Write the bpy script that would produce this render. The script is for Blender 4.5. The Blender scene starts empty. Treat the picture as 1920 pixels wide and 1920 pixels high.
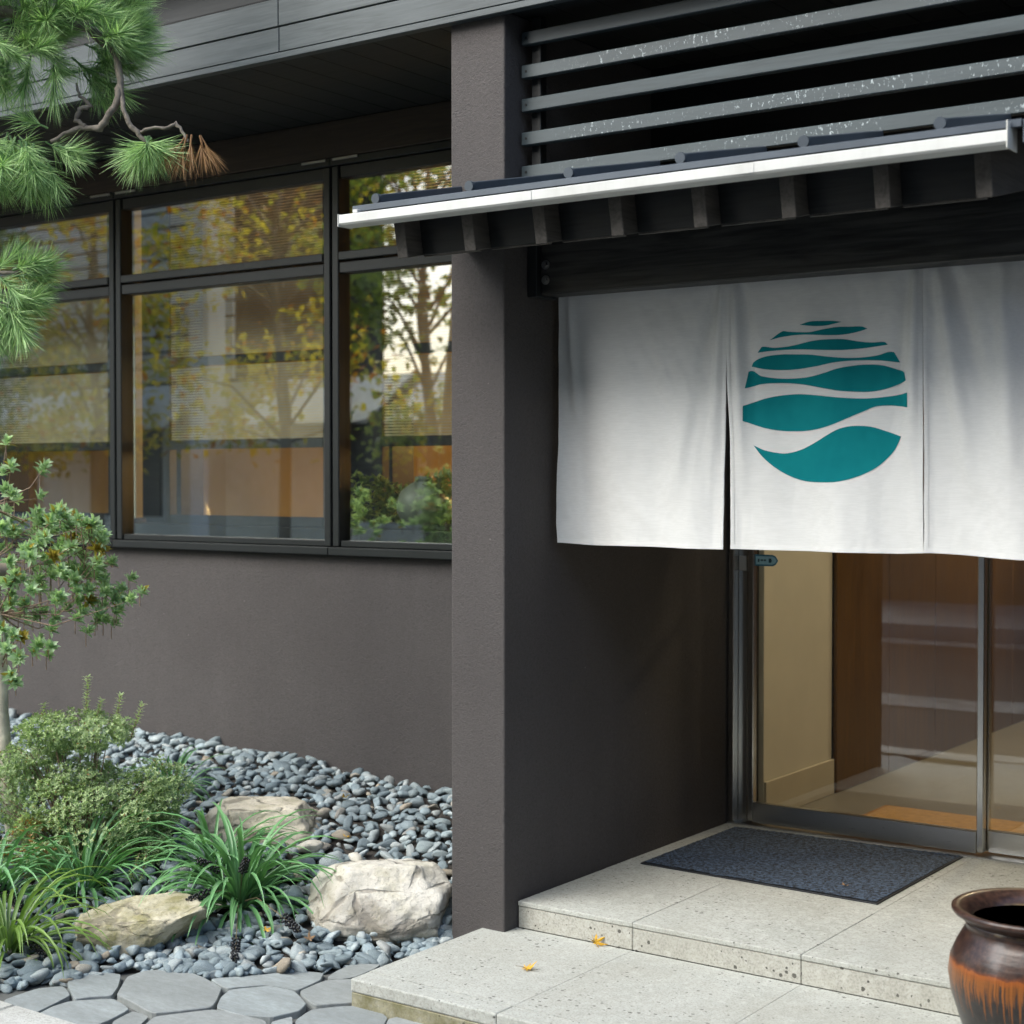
import bpy, bmesh, math, random
from math import sin, cos, pi, radians, sqrt, atan2
from mathutils import Vector, Matrix, noise as mnoise

rnd = random.Random(7)
SC = bpy.context.scene
COL = SC.collection

# ------------------------------------------------------------------ camera
CAM = Vector((3.056, -4.226, 1.5))
cam_d = bpy.data.cameras.new('camera')
cam = bpy.data.objects.new('camera', cam_d); COL.objects.link(cam)
cam.location = CAM
cam.rotation_euler = (radians(90 - 1.25), 0, radians(35.6))
cam_d.sensor_width = 36; cam_d.lens = 36 * 2983 / 1920
cam_d.clip_start = .05; cam_d.clip_end = 600
cam_d.dof.use_dof = True; cam_d.dof.focus_distance = 5.25; cam_d.dof.aperture_fstop = 3.2
SC.camera = cam

# ------------------------------------------------------------------ world, sun, exposure
W = bpy.data.worlds.new('World'); SC.world = W; W.use_nodes = True
wn = W.node_tree; wn.nodes.clear()
wo = wn.nodes.new('ShaderNodeOutputWorld'); wb = wn.nodes.new('ShaderNodeBackground')
sky = wn.nodes.new('ShaderNodeTexSky'); sky.sky_type = 'NISHITA'; sky.sun_disc = False
SUN_EL, SUN_AZ = 44, 246                      # degrees; azimuth of the sun measured from +X, counter-clockwise
sky.sun_elevation = radians(SUN_EL); sky.sun_rotation = radians(90 - SUN_AZ)
sky.air_density = 1.0; sky.dust_density = 3.0; sky.ozone_density = 1.0
wb.inputs['Strength'].default_value = .1
wn.links.new(sky.outputs[0], wb.inputs[0]); wn.links.new(wb.outputs[0], wo.inputs[0])
sun_d = bpy.data.lights.new('sun', 'SUN'); sun = bpy.data.objects.new('sun', sun_d); COL.objects.link(sun)
sun_d.energy = 1.5; sun_d.angle = radians(58); sun_d.color = (.95, 1.0, .985)
sdir = Vector((cos(radians(SUN_AZ)) * cos(radians(SUN_EL)), sin(radians(SUN_AZ)) * cos(radians(SUN_EL)), sin(radians(SUN_EL))))
sun.rotation_euler = sdir.to_track_quat('Z', 'Y').to_euler(); sun.location = (-6, -10, 14)
SC.view_settings.view_transform = 'Standard'; SC.view_settings.look = 'None'
SC.view_settings.gamma = 1; SC.view_settings.use_curve_mapping = False
SC.view_settings.exposure = 1.95
SC.cycles.max_bounces = 10; SC.cycles.transparent_max_bounces = 24
SC.cycles.sample_clamp_indirect = 6
try:
    SC.cycles.use_denoising = True
except Exception:
    pass

# ------------------------------------------------------------------ material helpers
class Mt:
    def __init__(s, name):
        s.m = bpy.data.materials.new(name); s.m.use_nodes = True
        s.t = s.m.node_tree; s.b = s.t.nodes['Principled BSDF']; s.o = s.t.nodes['Material Output']
        s._co = None
    def n(s, typ, **kw):
        nd = s.t.nodes.new(typ)
        for k, v in kw.items(): setattr(nd, k, v)
        return nd
    def l(s, a, b): s.t.links.new(a, b)
    def put(s, sock, v):
        if hasattr(v, 'is_linked') or hasattr(v, 'links'): s.l(v, sock)
        else:
            if isinstance(v, (tuple, list)) and len(v) == 3 and sock.type == 'RGBA': v = (*v, 1)
            sock.default_value = v
    def set(s, **kw):
        names = dict(col='Base Color', rough='Roughness', metal='Metallic', nor='Normal', spec='Specular IOR Level',
                     coat='Coat Weight', coatr='Coat Roughness', emis='Emission Color', emiss='Emission Strength',
                     trans='Transmission Weight', sheen='Sheen Weight', sss='Subsurface Weight')
        for k, v in kw.items(): s.put(s.b.inputs[names[k]], v)
        return s
    def co(s, scale=None, kind='Object', loc=None):
        if s._co is None: s._co = s.n('ShaderNodeTexCoord')
        out = s._co.outputs[kind]
        if scale is None and loc is None: return out
        mp = s.n('ShaderNodeMapping'); s.l(out, mp.inputs['Vector'])
        if scale is not None: mp.inputs['Scale'].default_value = scale if isinstance(scale, (tuple, list)) else (scale,) * 3
        if loc is not None: s.put(mp.inputs['Location'], loc)
        return mp.outputs[0]
    def noise(s, scale, detail=3, vec=None, rough=.55, dist=0):
        nd = s.n('ShaderNodeTexNoise'); nd.inputs['Scale'].default_value = scale; nd.inputs['Detail'].default_value = detail
        nd.inputs['Roughness'].default_value = rough; nd.inputs['Distortion'].default_value = dist
        s.l(vec if vec is not None else s.co(), nd.inputs['Vector']); return nd.outputs['Fac']
    def voro(s, scale, vec=None, feature='F1', rand=1.0, out='Distance'):
        nd = s.n('ShaderNodeTexVoronoi', feature=feature); nd.inputs['Scale'].default_value = scale
        nd.inputs['Randomness'].default_value = rand
        s.l(vec if vec is not None else s.co(), nd.inputs['Vector']); return nd.outputs[out]
    def wave(s, scale, dist, vec=None, detail=2, dscale=1.0, direction='Z'):
        nd = s.n('ShaderNodeTexWave', bands_direction=direction); nd.inputs['Scale'].default_value = scale
        nd.inputs['Distortion'].default_value = dist; nd.inputs['Detail'].default_value = detail; nd.inputs['Detail Scale'].default_value = dscale
        s.l(vec if vec is not None else s.co(), nd.inputs['Vector']); return nd.outputs['Fac']
    def ramp(s, fac, stops, interp='LINEAR'):
        nd = s.n('ShaderNodeValToRGB'); cr = nd.color_ramp; cr.interpolation = interp
        while len(cr.elements) < len(stops): cr.elements.new(.5)
        for e, (p, c) in zip(cr.elements, stops):
            e.position = p; e.color = (*c, 1) if isinstance(c, tuple) else (c, c, c, 1)
        s.l(fac, nd.inputs[0]); return nd.outputs[0]
    def mix(s, fac, a, b, mode='MIX'):
        nd = s.n('ShaderNodeMix', data_type='RGBA', blend_type=mode)
        s.put(nd.inputs[0], fac); s.put(nd.inputs[6], a); s.put(nd.inputs[7], b); return nd.outputs[2]
    def math(s, op, a, b=0.0, clamp=False):
        nd = s.n('ShaderNodeMath', operation=op, use_clamp=clamp); s.put(nd.inputs[0], a); s.put(nd.inputs[1], b); return nd.outputs[0]
    def bump(s, h, strength=.3, dist=.01, nor=None):
        nd = s.n('ShaderNodeBump'); nd.inputs['Strength'].default_value = strength; nd.inputs['Distance'].default_value = dist
        s.l(h, nd.inputs['Height'])
        if nor is not None: s.l(nor, nd.inputs['Normal'])
        return nd.outputs[0]
    def rand(s):
        return s.n('ShaderNodeObjectInfo').outputs['Random']
    def sep(s, vec=None):
        nd = s.n('ShaderNodeSeparateXYZ'); s.l(vec if vec is not None else s.co(), nd.inputs[0]); return nd.outputs
MATS = {}
def simple(name, col, rough=.5, metal=0, var=.12, scale=6, bump=0, bscale=80, **kw):
    m = Mt(name)
    c = m.mix(m.ramp(m.noise(scale, 4), [(.3, 0.0), (.7, 1.0)]), tuple(x * (1 - var) for x in col), tuple(min(1, x * (1 + var)) for x in col))
    m.set(col=c, rough=rough, metal=metal, **kw)
    if bump: m.set(nor=m.bump(m.noise(bscale, 3), bump, .004))
    MATS[name] = m.m; return m.m

# stucco of the wing wall and the window wall
m = Mt('stucco')
big = m.noise(1.7, 4); fine = m.noise(105, 4, dist=1.2, rough=.6)
c = m.mix(m.ramp(big, [(.3, 0.0), (.7, 1.0)]), (.073, .067, .065), (.092, .085, .082))
c = m.mix(m.ramp(fine, [(.33, .5), (.62, 0.0)]), c, (.045, .04, .039))
st = m.noise(3.5, 4, vec=m.co((2.2, 2.2, .22)), rough=.65)
c = m.mix(m.ramp(st, [(.42, .22), (.66, 0.0)]), c, (.06, .055, .053))
spot = m.voro(9, rand=1.0); sm = m.ramp(spot, [(.018, 1.0), (.03, 0.0)])
c = m.mix(m.math('MULTIPLY', sm, .35), c, (.32, .3, .28))
m.set(col=c, rough=.9, spec=.25, nor=m.bump(fine, .8, .006)); MATS['stucco'] = m.m

def wood(name, a, b, axis='X', rough=.55, spec=.4, grain=1.0, bump=.25):
    m = Mt(name); s = {'X': (.9, 14, 14), 'Y': (14, .9, 14), 'Z': (14, 14, .9)}[axis]
    rv = m.n('ShaderNodeCombineXYZ'); r = m.rand()
    for i in range(3): m.l(m.math('MULTIPLY', r, 37.0 + 11 * i), rv.inputs[i])
    v = m.co(s, loc=rv.outputs[0])
    g = m.noise(2.2 * grain, 5, vec=v, dist=1.8); g2 = m.noise(11 * grain, 3, vec=v)
    f = m.math('ADD', m.math('MULTIPLY', g, .7), m.math('MULTIPLY', g2, .3))
    c = m.mix(m.ramp(f, [(.36, 0.0), (.62, 1.0)]), a, b)
    c = m.mix(m.math('MULTIPLY', m.ramp(m.noise(1.3, 3), [(.35, 0.0), (.75, 1.0)]), .4), c, tuple(x * .6 for x in a))
    m.set(col=c, rough=m.math('ADD', m.math('MULTIPLY', g, .2), rough - .1), spec=spec, nor=m.bump(f, bump, .003)); MATS[name] = m.m; return m
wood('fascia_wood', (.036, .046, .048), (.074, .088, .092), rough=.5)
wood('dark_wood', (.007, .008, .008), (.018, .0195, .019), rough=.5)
wood('beam_wood', (.01, .0105, .01), (.055, .054, .049), rough=.5, grain=.8)
wood('rafter_wood', (.04, .036, .031), (.085, .077, .068), axis='Y', rough=.7)
wood('brown_wood', (.032, .022, .016), (.06, .042, .03), rough=.6)
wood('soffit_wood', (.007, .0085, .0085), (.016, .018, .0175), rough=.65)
wood('lobby_wood', (.085, .042, .011), (.16, .085, .024), axis='Z', rough=.4)
wood('interior_wood', (.012, .013, .016), (.03, .03, .033), axis='X', rough=.45)

# louvre slats: blue-grey paint with small white flakes in patches along the slat
m = Mt('slat_paint')
rv = m.n('ShaderNodeCombineXYZ'); r = m.rand(); m.l(m.math('MULTIPLY', r, 61.0), rv.inputs[0]); m.l(m.math('MULTIPLY', r, 23.0), rv.inputs[2])
v = m.co((1, 1, 1), loc=rv.outputs[0])
base = m.mix(m.noise(5, 4, vec=m.co((.6, 9, 9))), (.024, .036, .04), (.044, .061, .067))
fl = m.ramp(m.noise(105, 3, vec=m.co((1, 1, .55), loc=rv.outputs[0]), rough=.75), [(.6, 0.0), (.66, 1.0)])
patch = m.math('MULTIPLY', m.ramp(m.noise(3.2, 3, vec=v), [(.4, 0.0), (.55, 1.0)]), m.ramp(m.sep()[0], [(.12, 0.0), (.3, 1.0)]))
c = m.mix(m.math('MULTIPLY', fl, patch), base, (.3, .35, .36))
m.set(col=c, rough=.5, nor=m.bump(m.noise(120, 3, vec=m.co((.2, 1, 1))), .15, .002)); MATS['slat_worn'] = m.m
wood('slat_paint', (.025, .037, .041), (.045, .062, .068), rough=.5, bump=.12)

# cast stone of the steps
def stone(name, a, b, pit=1.0, moss=0.0):
    m = Mt(name)
    f = m.noise(140, 4, rough=.7); g = m.noise(5, 5, rough=.6)
    c = m.mix(m.ramp(g, [(.3, 0.0), (.7, 1.0)]), a, b)
    c = m.mix(m.ramp(f, [(.38, .6), (.54, 0.0)]), c, (.2, .195, .17))
    c = m.mix(m.ramp(m.noise(38, 5, rough=.75), [(.5, 0.0), (.68, .45)]), c, (.56, .56, .52))
    vv = m.co((1, 1.5, 1), loc=(3.1, 1.7, .4)); d = m.voro(46, vec=vv); cell = m.sep(m.voro(46, vec=vv, out='Color'))[0]
    thr = m.math('MULTIPLY', m.math('MULTIPLY', m.ramp(cell, [(.35, 0.0), (1.0, 1.0)]), m.ramp(m.noise(4, 3, vec=vv), [(.38, .3), (.62, 1.0)])), .2 * pit)
    wob = m.math('ADD', d, m.math('MULTIPLY', m.math('SUBTRACT', m.noise(150, 2), .5), .3))
    p = m.math('LESS_THAN', wob, thr)
    c = m.mix(m.math('MULTIPLY', p, .9), c, (.035, .032, .028))
    dirt = m.ramp(m.noise(2.6, 6, rough=.7), [(.4, 0.0), (.7, .5)])
    c = m.mix(dirt, c, (.24, .235, .195))
    if moss:
        mo = m.ramp(m.noise(9, 5, rough=.7), [(.3, .0), (.58, moss)])
        z = m.sep()[2]; lo = m.ramp(z, [(0, 1.0), (1, 1.0)])
        c = m.mix(mo, c, (.115, .105, .04))
    h = m.math('SUBTRACT', m.math('MULTIPLY', f, .3), m.math('MULTIPLY', p, 1.0))
    m.set(col=c, rough=.8, spec=.3, nor=m.bump(h, .35, .004)); MATS[name] = m.m
stone('step_stone', (.345, .355, .32), (.44, .45, .415), pit=1.7)
stone('step_riser', (.35, .345, .3), (.44, .435, .385), pit=2.0)
stone('mossy_riser', (.33, .31, .2), (.42, .4, .3), pit=1.3, moss=.85)
stone('kerb_stone', (.42, .42, .39), (.5, .5, .47), pit=.7)

m = Mt('flagstone')
r = m.rand(); rv = m.n('ShaderNodeCombineXYZ'); m.l(m.math('MULTIPLY', r, 91.0), rv.inputs[0])
g = m.noise(4, 6, vec=m.co((1, 2.2, 1), loc=rv.outputs[0]), rough=.65)
ca = m.ramp(r, [(0, (.25, .275, .275)), (.35, (.31, .345, .345)), (.7, (.28, .295, .285)), (1, (.38, .415, .415))])
c = m.mix(m.ramp(g, [(.3, .6), (.7, 0.0)]), ca, (.13, .14, .135))
c = m.mix(m.ramp(m.noise(26, 6, vec=m.co((1, 2.5, 1)), rough=.75), [(.4, .4), (.6, 0.0)]), c, (.15, .155, .145))
c = m.mix(m.ramp(m.noise(190, 3), [(.55, 0.0), (.75, .35)]), c, (.33, .34, .33))
m.set(col=c, rough=.75, spec=.35, nor=m.bump(m.math('ADD', g, m.math('MULTIPLY', m.noise(60, 4), .3)), .35, .006)); MATS['flagstone'] = m.m

m = Mt('pebble_stone')
r = m.rand(); rv = m.n('ShaderNodeCombineXYZ'); m.l(m.math('MULTIPLY', r, 53.0), rv.inputs[0]); m.l(m.math('MULTIPLY', r, 17.0), rv.inputs[1])
g = m.noise(16, 5, vec=m.co(loc=rv.outputs[0]), rough=.7)
at = m.n('ShaderNodeAttribute', attribute_name='tint', attribute_type='GEOMETRY')
tint = m.math('ADD', at.outputs['Fac'], m.math('MULTIPLY', r, m.math('LESS_THAN', at.outputs['Fac'], .0001)))
ca = m.ramp(tint, [(0, (.16, .21, .23)), (.15, (.36, .43, .44)), (.3, (.23, .29, .315)), (.5, (.31, .38, .405)), (.65, (.19, .245, .27)), (.85, (.46, .52, .52)), (.955, (.34, .36, .35)), (.97, (.38, .31, .22)), (1, (.46, .43, .36))])
c = m.mix(m.ramp(g, [(.35, .5), (.65, 0.0)]), ca, (.055, .065, .07))
c = m.mix(m.ramp(m.noise(120, 2), [(.6, 0.0), (.72, .3)]), c, (.3, .32, .31))
m.set(col=c, rough=.7, spec=.35, nor=m.bump(m.noise(7, 6, rough=.75), .5, .03)); MATS['pebble_stone'] = m.m

def boulder_mat(name, a, b, moss):
    m = Mt(name)
    g = m.noise(5, 7, rough=.68); c = m.mix(m.ramp(g, [(.3, 0.0), (.68, 1.0)]), a, b)
    c = m.mix(m.ramp(m.noise(2.6, 4, vec=m.co(loc=(4, 2, 7))), [(.52, 0.0), (.64, .55)]), c, (.15, .13, .105))
    c = m.mix(m.ramp(m.noise(11, 5, vec=m.co(loc=(1, 9, 3)), rough=.7), [(.45, 0.0), (.65, moss)]), c, (.2, .185, .075))
    c = m.mix(m.ramp(m.noise(75, 3, rough=.7), [(.55, 0.0), (.7, .45)]), c, (.13, .115, .09))
    h = m.math('ADD', g, m.math('MULTIPLY', m.noise(38, 5, rough=.7), .35))
    ck = m.voro(3.2, vec=m.co((1, 1, 2.2)), feature='DISTANCE_TO_EDGE')
    cr_ = m.ramp(m.math('ADD', ck, m.math('MULTIPLY', m.math('SUBTRACT', m.noise(9, 5), .5), .25)), [(0.0, 1.0), (.035, 0.0)])
    c = m.mix(m.math('MULTIPLY', cr_, .5), c, (.1, .085, .065))
    h = m.math('SUBTRACT', h, m.math('MULTIPLY', cr_, .35))
    m.set(col=c, rough=.9, spec=.2, nor=m.bump(h, 1.0, .016)); MATS[name] = m.m
boulder_mat('pale_boulder', (.44, .415, .35), (.62, .595, .53), .3)
boulder_mat('mossy_boulder', (.33, .3, .2), (.5, .46, .35), .8)
boulder_mat('tan_boulder', (.48, .435, .34), (.62, .57, .46), .35)

def leafmat(name, a, b, rough=.4, tr=.35, hue=None):
    m = Mt(name)
    at = m.n('ShaderNodeAttribute', attribute_name='tint', attribute_type='GEOMETRY')
    f = m.math('ADD', m.math('MULTIPLY', m.noise(3, 2), .35), m.math('MULTIPLY', at.outputs['Fac'], .8))
    stops = [(.12, a), (.72, b)] + ([(.84, b), (.9, hue), (.97, hue)] if hue else [(.9, tuple(x * 1.1 for x in b))])
    c = m.ramp(f, stops)
    m.set(col=c, rough=rough, spec=.45)
    tl = m.n('ShaderNodeBsdfTranslucent'); m.l(m.mix(1.0, c, (.9, 1.0, .55), 'MULTIPLY'), tl.inputs[0])
    mx = m.n('ShaderNodeMixShader'); mx.inputs[0].default_value = tr
    m.l(m.b.outputs[0], mx.inputs[1]); m.l(tl.outputs[0], mx.inputs[2]); m.l(mx.outputs[0], m.o.inputs[0]); MATS[name] = m.m
leafmat('pine_needle', (.06, .17, .055), (.46, .66, .3), rough=.45, tr=.32)
leafmat('dead_needle', (.2, .1, .04), (.36, .21, .09), rough=.6, tr=.2)
leafmat('azalea_leaf', (.2, .36, .18), (.62, .78, .5), rough=.45, tr=.42, hue=(.42, .33, .06))
leafmat('shrub_leaf', (.15, .24, .1), (.56, .68, .36), rough=.45, tr=.4, hue=(.36, .2, .06))
leafmat('liriope_leaf', (.02, .085, .03), (.17, .37, .15), rough=.35, tr=.25)
leafmat('liriope_light', (.05, .12, .025), (.2, .32, .07), rough=.35, tr=.3)
leafmat('autumn_leaf', (.3, .34, .05), (.75, .56, .06), rough=.5, tr=.5, hue=(.55, .2, .02))
leafmat('green_leaf', (.1, .16, .04), (.3, .36, .1), rough=.5, tr=.5)
leafmat('fallen_yellow', (.5, .27, .02), (.62, .36, .03), rough=.55, tr=.2)
leafmat('fallen_brown', (.22, .12, .05), (.33, .2, .1), rough=.6, tr=.1)
simple('bark', (.5, .47, .38), .85, var=.35, scale=18, bump=.6, bscale=40)
simple('pine_bark', (.16, .14, .115), .9, var=.4, scale=30, bump=.8, bscale=70)
simple('twig', (.24, .17, .12), .8, var=.3, scale=30)
simple('berry', (.008, .008, .011), .22, var=.2)
simple('stalk', (.16, .13, .07), .6)
simple('soil', (.035, .03, .025), .95, var=.4, scale=12, bump=.6, bscale=60)
simple('joint_sand', (.09, .092, .085), .95, var=.3, scale=20)
simple('bamboo', (.2, .17, .12), .5, var=.25, scale=12)
simple('black', (.006, .006, .006), .8)
simple('asphalt', (.055, .055, .055), .9, var=.2, scale=30, bump=.5, bscale=160)
simple('apron_concrete', (.24, .24, .225), .9, var=.35, scale=5)
simple('road_paint', (.5, .5, .48), .8, var=.3, scale=14)
m = Mt('gutter_white')
c = m.mix(m.ramp(m.noise(6, 5, vec=m.co((1, 1, .15)), rough=.7), [(.42, 0.0), (.7, .5)]), (.5, .51, .49), (.34, .34, .315))
m.set(col=c, rough=.5, nor=m.bump(m.noise(4, 2, vec=m.co((1, 4, 4))), .1, .01)); MATS['gutter_white'] = m.m
simple('gutter_end', (.55, .55, .5), .5, var=.1)
simple('roof_metal', (.065, .08, .098), .38, metal=.3, var=.12, scale=10)
simple('bracket_metal', (.03, .034, .035), .5, metal=.5)
simple('bolt_metal', (.3, .3, .29), .4, metal=.9)
simple('sash_dark', (.014, .0165, .0165), .4, metal=.25, var=.1)
simple('sash_clip', (.35, .34, .32), .4, metal=.6)
simple('plaster_cream', (.6, .58, .5), .8, var=.04)
simple('skirting_cream', (.5, .46, .37), .7, var=.05)
simple('ochre_wall', (.6, .4, .14), .8, var=.12, scale=2)
simple('dark_floor', (.05, .04, .03), .5)
simple('ceiling_white', (.5, .48, .44), .8)
simple('light_pool_ochre', (.42, .24, .07), .9, var=.2, scale=30)  # tone of the warm light painted on the lobby floor
simple('light_pool_border', (.3, .15, .04), .9)
simple('lobby_tile', (.2, .185, .15), .35, var=.1, scale=5)
simple('blind_slat', (.5, .43, .3), .7, var=.15, scale=5)
simple('vase_glaze', (.2, .22, .17), .45, var=.25, scale=9)
simple('sticker_blue', (.02, .16, .24), .4)
simple('sticker_pale', (.34, .58, .64), .4)
simple('sticker_ink', (.01, .06, .08), .4)
simple('label_grey', (.34, .33, .31), .5)
simple('render_cream', (.74, .72, .64), .85, var=.08)
simple('sky_blocker_brown', (.2, .17, .13), .85, var=.1)
simple('render_white', (.75, .75, .72), .8, var=.05)
simple('siding_grey', (.62, .6, .54), .75, var=.15)
simple('window_dark', (.03, .04, .05), .3)
simple('cushion_red', (.22, .06, .02), .7)

m = Mt('stainless')
v = m.co((1, 1, 90)); g = m.noise(9, 3, vec=m.co((60, 60, 2)))
m.set(col=(.6, .6, .58), metal=1.0, rough=m.math('ADD', m.math('MULTIPLY', g, .05), .22)); MATS['stainless'] = m.m
m = Mt('stainless_kick')
g = m.noise(9, 3, vec=m.co((2, 60, 60)))
m.set(col=(.5, .5, .49), metal=1.0, rough=m.math('ADD', m.math('MULTIPLY', g, .05), .26)); MATS['stainless_kick'] = m.m

def glass(name, ior, tint):
    m = Mt(name)
    fr = m.n('ShaderNodeFresnel'); bk = m.n('ShaderNodeNewGeometry').outputs['Backfacing']   # a thin pane mirrors alike from both sides
    m.l(m.math('ADD', ior, m.math('MULTIPLY', bk, 1 / ior - ior)), fr.inputs[0])
    tr = m.n('ShaderNodeBsdfTransparent'); tr.inputs[0].default_value = (*tint, 1)
    gl = m.n('ShaderNodeBsdfGlossy'); gl.inputs['Roughness'].default_value = .0; gl.inputs[0].default_value = (1, 1, 1, 1)
    mx = m.n('ShaderNodeMixShader'); m.l(fr.outputs[0], mx.inputs[0]); m.l(tr.outputs[0], mx.inputs[1]); m.l(gl.outputs[0], mx.inputs[2])
    m.l(mx.outputs[0], m.o.inputs[0]); MATS[name] = m.m
glass('window_glass', 2.45, (.9, .94, .92))
glass('door_glass', 1.85, (.93, .95, .93))

# cotton of the entrance curtain
m = Mt('cotton')
w1 = m.noise(420, 2, vec=m.co((.12, 1, 1))); w2 = m.noise(420, 2, vec=m.co((1, 1, .12)))
slub = m.noise(170, 3, vec=m.co((.1, 1, 1.6)))
c = m.mix(m.ramp(slub, [(.4, 0.0), (.62, 1.0)]), (.69, .7, .685), (.735, .745, .73))
h = m.math('ADD', m.math('ADD', m.math('MULTIPLY', w1, .5), m.math('MULTIPLY', w2, .4)), m.math('MULTIPLY', slub, .5))
cr = m.noise(14, 4, vec=m.co((1, 1, .5)), rough=.6)
m.set(col=c, rough=.9, spec=.15, sheen=.15, nor=m.bump(m.math('ADD', m.math('MULTIPLY', h, .05), cr), .16, .01))
tl = m.n('ShaderNodeBsdfTranslucent'); tl.inputs[0].default_value = (.75, .74, .7, 1)
mx = m.n('ShaderNodeMixShader'); mx.inputs[0].default_value = .16
m.l(m.b.outputs[0], mx.inputs[1]); m.l(tl.outputs[0], mx.inputs[2]); m.l(mx.outputs[0], m.o.inputs[0]); MATS['cotton'] = m.m
m = Mt('teal_print')
c = m.mix(m.ramp(m.noise(5, 4), [(.3, 0.0), (.7, 1.0)]), (.0, .15, .17), (.003, .2, .215))
m.set(col=c, rough=.85, spec=.15, nor=m.bump(m.noise(60, 3, vec=m.co((.12, 1, 1.6))), .1, .004)); MATS['teal_print'] = m.m

m = Mt('mat_loops')
f = m.noise(72, 3, rough=.7, dist=.6)
c = m.mix(m.ramp(f, [(.42, 0.0), (.58, 1.0)]), (.002, .004, .01), (.055, .09, .145))
m.set(col=c, rough=.75, nor=m.bump(f, .9, .008)); MATS['mat_loops'] = m.m
simple('mat_edge', (.012, .014, .018), .6)

# brown glaze of the jar, with orange runs down the belly
m = Mt('jar_glaze')
x, y, z = [m.sep()[i] for i in range(3)]
ang = m.math('ARCTAN2', y, x)
cb = m.n('ShaderNodeCombineXYZ'); m.l(m.math('MULTIPLY', ang, 9.0), cb.inputs[0])
drip = m.noise(2.4, 2, vec=cb.outputs[0], rough=.8)
cb2 = m.n('ShaderNodeCombineXYZ'); m.l(m.math('MULTIPLY', ang, 3.0), cb2.inputs[0]); m.l(m.math('MULTIPLY', z, 14.0), cb2.inputs[2])
wob = m.math('MULTIPLY', m.noise(2.0, 3, vec=cb2.outputs[0]), .03)
length = m.math('MULTIPLY', m.ramp(drip, [(.42, .12), (.62, 1.0)]), .12)
top_z = m.math('ADD', .272, wob)
inrun = m.math('MULTIPLY', m.math('GREATER_THAN', z, m.math('SUBTRACT', top_z, length)), m.math('LESS_THAN', z, top_z))
streak = m.noise(4.5, 2, vec=cb.outputs[0])
orange = m.mix(m.ramp(streak, [(.3, 0.0), (.65, 1.0)]), (.025, .014, .008), (.3, .1, .018))
ring = m.ramp(m.math('ABSOLUTE', m.math('SUBTRACT', z, m.math('ADD', top_z, -.004))), [(0.0, 1.0), (.014, 0.0)])
sp = m.noise(60, 4, rough=.7)
upper = m.mix(m.ramp(sp, [(.4, 0.0), (.65, 1.0)]), (.02, .01, .008), (.06, .03, .02))
lower = m.mix(m.ramp(sp, [(.4, 0.0), (.65, 1.0)]), (.02, .017, .015), (.035, .03, .027))
c = m.mix(m.math('GREATER_THAN', z, top_z), lower, upper)
c = m.mix(m.math('MULTIPLY', inrun, .9), c, orange)
c = m.mix(m.math('MULTIPLY', ring, .6), c, (.24, .06, .01))
chip = m.ramp(m.math('ABSOLUTE', m.math('SUBTRACT', z, .383)), [(.0, 1.0), (.008, 0.0)])
c = m.mix(m.math('MULTIPLY', m.math('MULTIPLY', chip, m.ramp(m.noise(9, 3), [(.52, 0.0), (.6, 1.0)])), .8), c, (.36, .27, .14))
m.set(col=c, rough=.34, spec=.4, coat=.15, coatr=.12, nor=m.bump(m.noise(7, 3, vec=m.co((1, 1, 9))), .12, .01)); MATS['jar_glaze'] = m.m

def emit(name, col, s):
    m = Mt(name); m.set(col=(.8, .7, .5), emis=col, emiss=s); MATS[name] = m.m
emit('lamp_paper', (1.0, .45, .1), 1.6)

# ------------------------------------------------------------------ mesh helpers
def link(o, parent=None):
    COL.objects.link(o)
    if parent is not None:
        o.parent = parent
        o.matrix_parent_inverse = parent_world(parent).inverted()
    return o
def parent_world(p):
    mw = Matrix.Translation(p.location) if p.type == 'EMPTY' else Matrix.LocRotScale(p.location, p.rotation_euler, p.scale)
    return mw
def tag(o, label=None, cat=None, group=None, kind=None):
    if label: o['label'] = label
    if cat: o['category'] = cat
    if group: o['group'] = group
    if kind: o['kind'] = kind
    return o
def thing(name, loc, label, cat, group=None):
    e = bpy.data.objects.new(name, None); e.location = loc; e.empty_display_size = .1; COL.objects.link(e)
    return tag(e, label, cat, group)
def sub(name, parent):
    """an Empty part at its thing's base that gathers sub-parts"""
    e = bpy.data.objects.new(name, None); e.location = parent.location; e.empty_display_size = .1
    COL.objects.link(e); e.parent = parent; e.matrix_parent_inverse = Matrix.Translation(parent.location).inverted()
    return e
def mk(name, verts, faces, mat, parent=None, smooth=False, tint=None):
    me = bpy.data.meshes.new(name); me.from_pydata(verts, [], faces)
    if isinstance(mat, (list, tuple)):
        for q in mat: me.materials.append(MATS[q])
    else: me.materials.append(MATS[mat])
    if smooth: me.polygons.foreach_set('use_smooth', [True] * len(me.polygons))
    if tint is not None:
        a = me.attributes.new('tint', 'FLOAT', 'POINT'); a.data.foreach_set('value', tint)
    me.update()
    return link(bpy.data.objects.new(name, me), parent)
BF = [(0, 3, 2, 1), (4, 5, 6, 7), (0, 1, 5, 4), (1, 2, 6, 5), (2, 3, 7, 6), (3, 0, 4, 7)]
def boxv(x0, x1, y0, y1, z0, z1):
    return [(x0, y0, z0), (x1, y0, z0), (x1, y1, z0), (x0, y1, z0), (x0, y0, z1), (x1, y0, z1), (x1, y1, z1), (x0, y1, z1)]
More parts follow.
